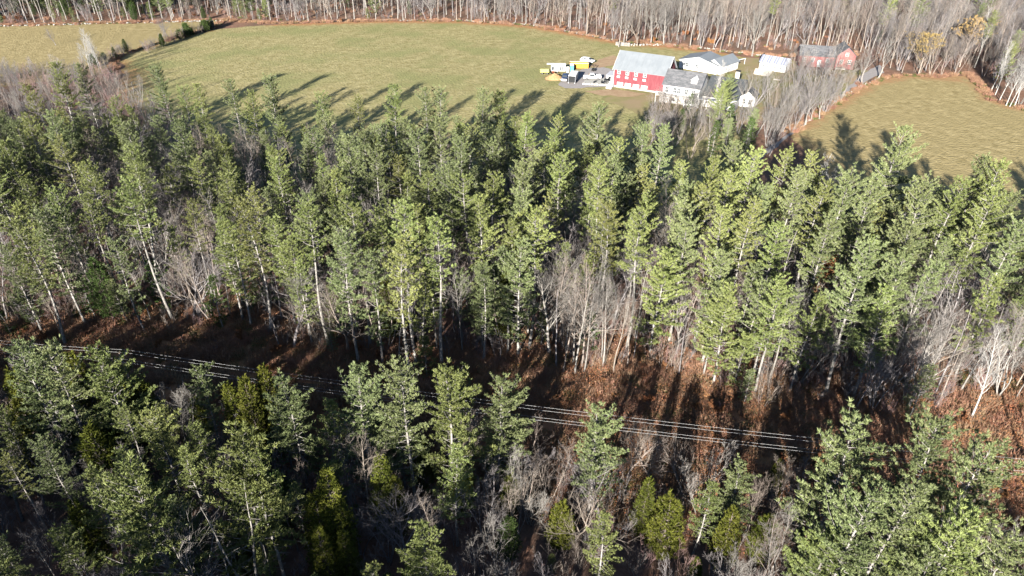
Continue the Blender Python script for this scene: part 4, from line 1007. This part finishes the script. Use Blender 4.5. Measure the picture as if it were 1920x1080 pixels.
for i in range(34): Box().box(-1.15 + i * .3, -1.09 + i * .3, -2.51, -2.47, 2.8, 3.45).obj('baluster', M['trim'], fh)
Box().box(.2, 2.9, -3.2, -2.62, .9, 2.5).obj('lattice_panel', M['white'], fh)
# cross wing with the big grey roof and the chimney
wg = thing('farmhouse_wing', 'right wing of the farmhouse with large dark grey roof and white chimney', 'house', (57.2, 188.6, 0), AF)
b = Box(); wall_gable(b, 9.2, 14.0, 3.0, 5.9, rp=.72); b.obj('wall', M['white'], wg)
rf = roof_obj(wg, 9.2, 14.0, 3.0, 5.9, M['shingle2'], ov=.4, rp=.72)
Box().box(6.0, 7.1, 10.3, 11.3, 4.8, 7.8).obj('chimney', M['cream'], rf); Box().box(5.9, 7.2, 10.2, 11.4, 7.8, 8.0).obj('chimney_cap', M['dark'], rf)
Box().cyl((3.2, 5.5, 4.7), .12, .9).obj('vent_pipe', M['trim'], rf)
for sx in (1.5, 4.2, 7.2): window(wg, sx, 1.7, 1.0, 1.2)
Box().box(-.5, 4.5, -2.4, -.1, 2.5, 2.65).obj('porch_roof', M['trim'], wg)
for i in range(3): Box().box(-.4 + i * 2.3, -.26 + i * 2.3, -2.35, -2.2, 0, 2.5).obj('porch_post', M['trim'], wg)
sn = thing('white_sunroom', 'small white gabled sunroom at the near right corner of the farmhouse', 'sunroom', (67.7, 188.6, 0), AF)
b = Box(); wall_gable(b, 4.0, 5.0, 2.8, 4.2, 'y'); b.obj('wall', M['white'], sn); roof_obj(sn, 4.0, 5.0, 2.8, 4.2, M['shingle2'], 'y', ov=.25)
window(sn, 1.1, 1.6, .9, 1.2); window(sn, 2.8, 1.6, .9, 1.2)

# small white shed with stripes of blue-grey metal roofing
sh = thing('white_cottage', 'small white cottage with blue-grey striped metal roof', 'cottage', (85.4, 226.4, 0), R(-38))
b = Box(); wall_gable(b, 8.4, 4.2, 2.4, 4.0); b.obj('wall', M['white'], sh)
M['tin_blue'] = mat('blue_grey_tin', (.17, .18, .26), rough=.4, spec=.4); M['tin_pale'] = mat('pale_tin', (.34, .36, .40), rough=.4, spec=.4)
rf = roof_obj(sh, 8.4, 4.2, 2.4, 4.0, M['tin_pale'], ov=.3, th=.1)
for i in range(12):
    x = -.25 + i * .75; sl = 1.6 / 2.1
    if i % 3 != 2: Box().prism([(-.29, 2.4 - sl * .29 + .132), (2.05, 4.093), (2.05, 4.11), (-.29, 2.4 - sl * .29 + .15)], x, x + .42, axis='x').obj('roof_panel', M['tin_blue'], rf)
for sx in (1.5, 2.6, 5.0, 6.8): window(sh, sx, 1.45, .75, .95)
plank(sh, -.45, -.38, .0, 4.2, 1.9, 4.1, M['dark'], 'side_shadow_board')  # dark board standing in for the shadow at the cottage's left end
ter = thing('wooden_terrace', 'pale stepped board terrace in front of the small white cottage', 'terrace', (83.6, 224.6, 0), R(-38))
for i in range(5):
    Box().box(.3 + i * .25, 5.6 + i * .1, -.9 - i * .95, -.1 - i * .95, .05, .75 - i * .14).obj('step', M['deck'], ter)
ter2 = thing('garden_step', 'short pale wooden step lying below the terrace at the cottage', 'step', (*G(1450, 150), 0), R(-30))
for i in range(3): Box().box(0, 2.2, i * .3, i * .3 + .26, .1, .22).obj('board', M['deck'], ter2)

# red house
rh = thing('red_house', 'red clapboard house with grey roof behind leafless trees', 'house', (99.3, 229.6, 0), R(-14))
b = Box(); wall_gable(b, 10.5, 7.0, 3.6, 5.9); b.obj('wall', M['red_faded'], rh); roof_obj(rh, 10.5, 7.0, 3.6, 5.9, M['shingle'])
for sx in (1.5, 4.0, 8.6): window(rh, sx, 2.2, .9, 1.2)
dr = Box().box(5.7, 6.7, -.06, -.002, .1, 2.3).obj('front_door', M['trim'], rh); Box().cyl((6.5, -.1, 1.2), .05, .08, 'y', 8).obj('handle', M['dark'], dr)
rh2 = thing('red_house_wing', 'tall red gabled wing at the right of the red house', 'house', (110.0, 226.6, 0), R(-14))
b = Box(); wall_gable(b, 5.6, 9.0, 4.2, 6.6, 'y'); b.obj('wall', M['red_faded'], rh2); roof_obj(rh2, 5.6, 9.0, 4.2, 6.6, M['shingle'], 'y', ov=.3)
window(rh2, 1.6, 2.2, .9, 1.2); window(rh2, 4.0, 2.2, .9, 1.2); window(rh2, 2.8, 4.6, .8, .9)
Box().box(.2, 3.0, -1.3, -.05, .1, .5).obj('stoop', M['stonew'], rh2)

# patio retaining wall, steps and clutter beside the barn
rw = thing('retaining_wall', 'low white stone wall along the front of the patio left of the barn', 'wall', (26.2, 208.8, 0), math.atan2(-1.6, 9.0))
for i in range(11):
    Box().box(i * .82 + random.uniform(0, .05), i * .82 + .78, -.25, .25, 0, .55 + random.uniform(0, .12)).obj('stone', M['stonew'], rw, bevel=.04)
st = thing('white_steps', 'broad white steps and landing against the left end of the barn', 'steps', (33.6, 206.2, 0), AB)
for i in range(4): Box().box(-.1, 1.5, -1.4 + i * 1.45, .03 + i * 1.45, 0, .5 + .45 * i).obj('step', M['white'], st)
sb = thing('white_storage_shed', 'small white lean-to against the left end wall of the barn', 'lean-to', (34.3, 212.6, 0), AB)
Box().box(-.4, 1.9, 0, 3.4, 0, 1.7).obj('wall', M['white'], sb); Box().prism([(-.2, 1.75), (3.6, 2.1), (3.6, 2.2), (-.2, 1.85)], -.55, 2.0, axis='x').obj('roof', M['silver'], sb); plank(sb, .2, 1.1, -.05, -.002, .1, 1.5, M['dark'], 'door')
def chair(x, y, a, label):
    r_ = thing('patio_chair', label, 'chair', (x, y, .13), a, 'dark chairs on the patio')
    Box().box(-.3, .3, -.3, .3, .4, .46).obj('seat', M['dark'], r_); Box().box(-.3, .3, .26, .32, .46, 1.05).obj('backrest', M['dark'], r_)
    for sx in (-.27, .22):
        for sy in (-.27, .22): Box().box(sx, sx + .05, sy, sy + .05, 0, .4).obj('leg', M['dark'], r_)
chair(32.3, 208.9, .6, 'dark patio chair nearest the white wall'); chair(33.2, 209.8, 1.4, 'dark patio chair close to the barn steps')
r_ = thing('grill', 'black barbecue grill standing on the patio by the chairs', 'grill', (33.6, 210.9, .13), .3)
Box().box(-.5, .5, -.3, .3, .65, .85).obj('firebox', M['dark'], r_); Box().prism([(-.3, .86), (.3, .86), (.25, 1.1), (0, 1.2), (-.25, 1.1)], -.5, .5, axis='x').obj('lid', M['dark'], r_)
for sx in (-.45, .4):
    for sy in (-.25, .2): Box().box(sx, sx + .05, sy, sy + .05, 0, .65).obj('leg', M['dark'], r_)
r_ = thing('patio_bench', 'dark narrow bench in the middle of the patio', 'bench', (30.2, 210.6, .13), 1.0)
Box().box(-.8, .8, -.18, .18, .42, .48).obj('seat', M['dark'], r_)
for sx in (-.7, .64): Box().box(sx, sx + .06, -.16, .16, 0, .42).obj('leg', M['dark'], r_)
r_ = thing('compact_loader', 'small black machine with raised arm standing on the driveway', 'loader', (31.4, 223.6, 0), .5)
Box().box(-.35, .35, -.6, .6, .25, .9).obj('body', M['dark'], r_, bevel=.05); Box().box(-.06, .06, -.1, .1, .9, 2.1).obj('mast', M['dark'], r_)
Box().prism([(-.1, 1.9), (.9, 1.5), (1.6, 2.0), (1.5, 2.1), (.9, 1.7), (-.1, 2.1)], -.05, .05, axis='x').obj('arm', M['dark'], r_)
for sx in (-.45, .35):
    for sy in (-.4, .4): Box().cyl((sx + .05, sy, .25), .25, .14, 'x').obj('wheel', M['tyre'], r_)

# ------------------------------------------------------------------ vehicles, trailers, container
def wheels(r_, xs, wy, rad, n='wheel'):
    for x in xs:
        for s in (-1, 1):
            wo = Box().cyl((x, s * wy, rad), rad, .24, 'y', 16).obj(n, M['tyre'], r_); Box().cyl((x, s * (wy + .125), rad), rad * .58, .03, 'y', 12).obj('rim', M['rim'], wo)
def body(prof, W, m, r_, name='body', bev=.05): return Box().prism(prof, -W / 2, W / 2, axis='y').obj(name, m, r_, bevel=bev)
def pickup(x, y, a, m, label, bed_cargo=False):
    r_ = thing('pickup_truck', label, 'pickup truck', (x, y, .08), a, 'pickup trucks in the farm yard')
    body([(-2.7, .45), (2.7, .45), (2.75, .75), (2.65, 1.05), (1.25, 1.12), (1.25, 1.1), (-2.7, 1.1)], 1.86, m, r_)
    body([(-.75, 1.1), (1.30, 1.1), (.75, 1.78), (-.55, 1.80)], 1.62, m, r_, 'cab', .04)
    for s in (-1, 1):
        Box().prism([(-.55, 1.16), (1.05, 1.16), (.65, 1.68), (-.45, 1.70)], s * .815, s * .83, axis='y').obj('side_window', M['glass'], r_)
        Box().box(2.66, 2.76, s * .7 - .15, s * .7 + .15, .78, .92).obj('headlight', M['trim'], r_)
        Box().box(-2.76, -2.68, s * .8 - .1, s * .8 + .1, .75, 1.0).obj('tail_light', M['rust'], r_)
        Box().box(-2.68, -.8, s * .86 - .05, s * .86 + .05, 1.1, 1.36).obj('bed_side', m, r_)
    Box().hexa([(1.14, -.7, 1.22), (1.20, -.7, 1.22), (1.20, .7, 1.22), (1.14, .7, 1.22), (.80, -.66, 1.72), (.86, -.66, 1.72), (.86, .66, 1.72), (.80, .66, 1.72)]).obj('windscreen', M['glass'], r_)
    Box().box(-.80, -.74, -.7, .7, 1.25, 1.7).obj('rear_window', M['glass'], r_)
    Box().box(-2.7, -2.6, -.91, .91, 1.1, 1.36).obj('tailgate', m, r_); Box().box(-2.6, -.82, -.8, .8, 1.1, 1.13).obj('bed_floor', M['dark'], r_)
    Box().box(2.70, 2.86, -.9, .9, .45, .66).obj('bumper', M['rim'], r_); wheels(r_, (-1.7, 1.75), .84, .38)
    return r_
def suv(x, y, a, m, label):
    r_ = thing('estate_car', label, 'car', (x, y, .08), a)
    body([(-2.35, .4), (2.35, .4), (2.4, .7), (2.3, .92), (1.2, 1.05), (-2.3, 1.08), (-2.38, .8)], 1.82, m, r_)
    body([(-2.2, 1.05), (1.25, 1.04), (.55, 1.55), (-1.9, 1.58)], 1.56, m, r_, 'roof', .05)
    for s in (-1, 1):
        for (a0, a1, b0, b1) in ((-1.95, -1.15, -1.8, -1.1), (-1.05, -.1, -1.0, -.1), (0, .95, 0, .5)):
            Box().prism([(a0, 1.1), (a1, 1.1), (b1, 1.48), (b0, 1.50)], s * .785, s * .80, axis='y').obj('side_window', M['glass'], r_)
        Box().box(2.30, 2.41, s * .68 - .16, s * .68 + .16, .7, .86).obj('headlight', M['trim'], r_); Box().box(-2.41, -2.33, s * .7 - .1, s * .7 + .1, .78, 1.0).obj('tail_light', M['rust'], r_)
    Box().hexa([(1.12, -.7, 1.12), (1.18, -.7, 1.12), (1.18, .7, 1.12), (1.12, .7, 1.12), (.62, -.66, 1.5), (.68, -.66, 1.5), (.68, .66, 1.5), (.62, .66, 1.5)]).obj('windscreen', M['glass'], r_)
    Box().box(-2.26, -2.2, -.66, .66, 1.12, 1.45).obj('rear_window', M['glass'], r_)
    hb = Box().box(1.3, 2.32, -.8, .8, .9, 1.02).obj('hood', m, r_, bevel=.03)
    wheels(r_, (-1.45, 1.45), .82, .33); return r_
suv(30.5, 233.7, math.atan2(-3.0, 4.1), M['carwhite'], 'white estate car parked on the grass behind the orange container')
pickup(29.8, 214.2, R(178), M['carwhite'], 'white pickup truck parked beside the patio')
pickup(21.3, 213.3, math.atan2(-7, -1.6), M['carblue'], 'dark blue pickup truck parked by the wood chip heap')
tr_ = thing('enclosed_trailer', 'silver box trailer parked beside the dark blue pickup', 'trailer', (23.6, 211.6, .08), math.atan2(-7, -1.8))
Box().box(-3.0, 2.6, -1.1, 1.1, .5, 2.5).obj('body', M['silver'], tr_, bevel=.06); Box().box(-3.05, 2.65, -1.15, 1.15, 2.5, 2.58).obj('roof', M['trim'], tr_)
Box().box(2.6, 2.66, -1.0, 1.0, .55, 2.4).obj('rear_door', M['dark'], tr_); Box().prism([(-4.0, .5), (-3, .5), (-3, .62), (-4.0, .62)], -.08, .08).obj('drawbar', M['dark'], tr_); wheels(tr_, (-.5, .4), 1.02, .33)
for s in (-1, 1): Box().box(2.6, 2.72, s * .95 - .1, s * .95 + .1, .3, .5).obj('tail_light', M['trim'], tr_)
dp = thing('dumpster', 'open orange waste container on the grass beside the driveway', 'dumpster', (27.0, 227.2, .02), R(-3))
Box().box(-3.0, 3.0, -1.2, -1.1, .2, 1.7).obj('side_panel', M['orange'], dp); Box().box(-3.0, 3.0, 1.1, 1.2, .2, 1.7).obj('side_panel', M['orange'], dp)
Box().box(-3.0, -2.9, -1.1, 1.1, .2, 1.7).obj('end_panel', M['orange'], dp); Box().box(2.9, 3.0, -1.1, 1.1, .2, 1.7).obj('end_door', M['rust'], dp); Box().box(-2.9, 2.9, -1.1, 1.1, .2, .3).obj('floor', M['orange'], dp)
for i in range(9): Box().box(-2.9 + i * .72, -2.8 + i * .72, -1.26, -1.2, .2, 1.68).obj('rib', M['orange'], dp)
for s in (-1, 1): Box().box(-3.05, 3.05, s * 1.15 - .08, s * 1.15 + .08, 1.7, 1.8).obj('rim', M['cream'], dp)
cp = thing('camper', 'white camper with dark windows left of the orange container', 'camper', (20.2, 222.6, .02), R(-3))
Box().box(-2.6, 2.0, -1.1, 1.1, .45, 2.3).obj('body', M['white'], cp, bevel=.12); Box().box(-4.0, 2.1, -.2, 1.15, 2.32, 2.44).obj('roof', M['trim'], cp)
for (a, b_) in ((-2.4, -1.7), (.2, .65), (.8, 1.15)): Box().box(a, b_, -1.13, -1.1, .8, 1.9).obj('window', M['glass'], cp)
wheels(cp, (-.6,), 1.0, .35); Box().box(-1.5, -.2, -1.14, -1.1, .5, 2.0).obj('door', M['cream'], cp)
cb_ = thing('cream_cabinet', 'cream upright cabinet between the camper and the blue toilet', 'cabinet', (22.9, 222.4, .02), R(-3))
Box().box(-.5, .5, -.5, .5, 0, 1.7).obj('body', M['cream'], cb_, bevel=.04); Box().box(-.42, .42, -.54, -.5, .1, 1.6).obj('door', M['cream'], cb_)
pt = thing('portable_toilet', 'light blue portable toilet with white roof beside the orange container', 'portable toilet', (24.3, 223.4, .02), R(5))
Box().box(-.55, .55, -.55, .55, .1, 2.0).obj('cabin', M['lblue'], pt, bevel=.04); Box().prism([(-.6, 2.0), (.6, 2.0), (.4, 2.2), (-.4, 2.2)], -.6, .6).obj('roof', M['trim'], pt); Box().box(-.42, .42, -.59, -.55, .2, 1.9).obj('door', M['lblue'], pt)
for sx in (-.75, .75): pass
yt = thing('yellow_wagon', 'small yellow flat wagon on the grass at the left of the yard', 'wagon', (15.4, 220.5, .02), R(0))
Box().box(-1.4, 1.4, -.7, .7, .55, .95).obj('bed', M['yellow'], yt, bevel=.03)
for s in (-1, 1): Box().box(-1.4, 1.4, s * .7 - .04, s * .7 + .04, .95, 1.3).obj('side_board', M['yellow'], yt)
Box().box(1.4, 2.6, -.06, .06, .5, .6).obj('drawbar', M['dark'], yt); wheels(yt, (-.8, .8), .75, .3)
mt_ = thing('log_splitter', 'dark small machine between the yellow wagon and the wood chip heap', 'machine', (18.0, 219.3, .02), .4)
Box().box(-.7, .7, -.15, .15, .5, .75).obj('beam', M['dark'], mt_); Box().box(-.3, .3, -.35, .35, .75, 1.1).obj('engine', M['rust'], mt_, bevel=.04); wheels(mt_, (.0,), .45, .28)
cr_ = thing('garden_arch', 'pale slanting frame beside the white chimney behind the farmhouse', 'frame', (*G(1383, 122), 0), R(20))
Box().box(-.05, .05, 0, .1, 0, 1.6).obj('post', M['trim'], cr_); Box().box(2.6, 2.7, 0, .1, 0, 1.9).obj('post', M['trim'], cr_); Box().hexa([(-.1, -.1, 1.6), (2.8, -.1, 1.9), (2.8, .2, 1.9), (-.1, .2, 1.6), (-.1, -.1, 1.7), (2.8, -.1, 2.0), (2.8, .2, 2.0), (-.1, .2, 1.7)]).obj('beam', M['trim'], cr_)

print('TREES', len(TREES), 'single', len(single), 'tris protos', sum(len(m.polygons) for m in bpy.data.meshes))
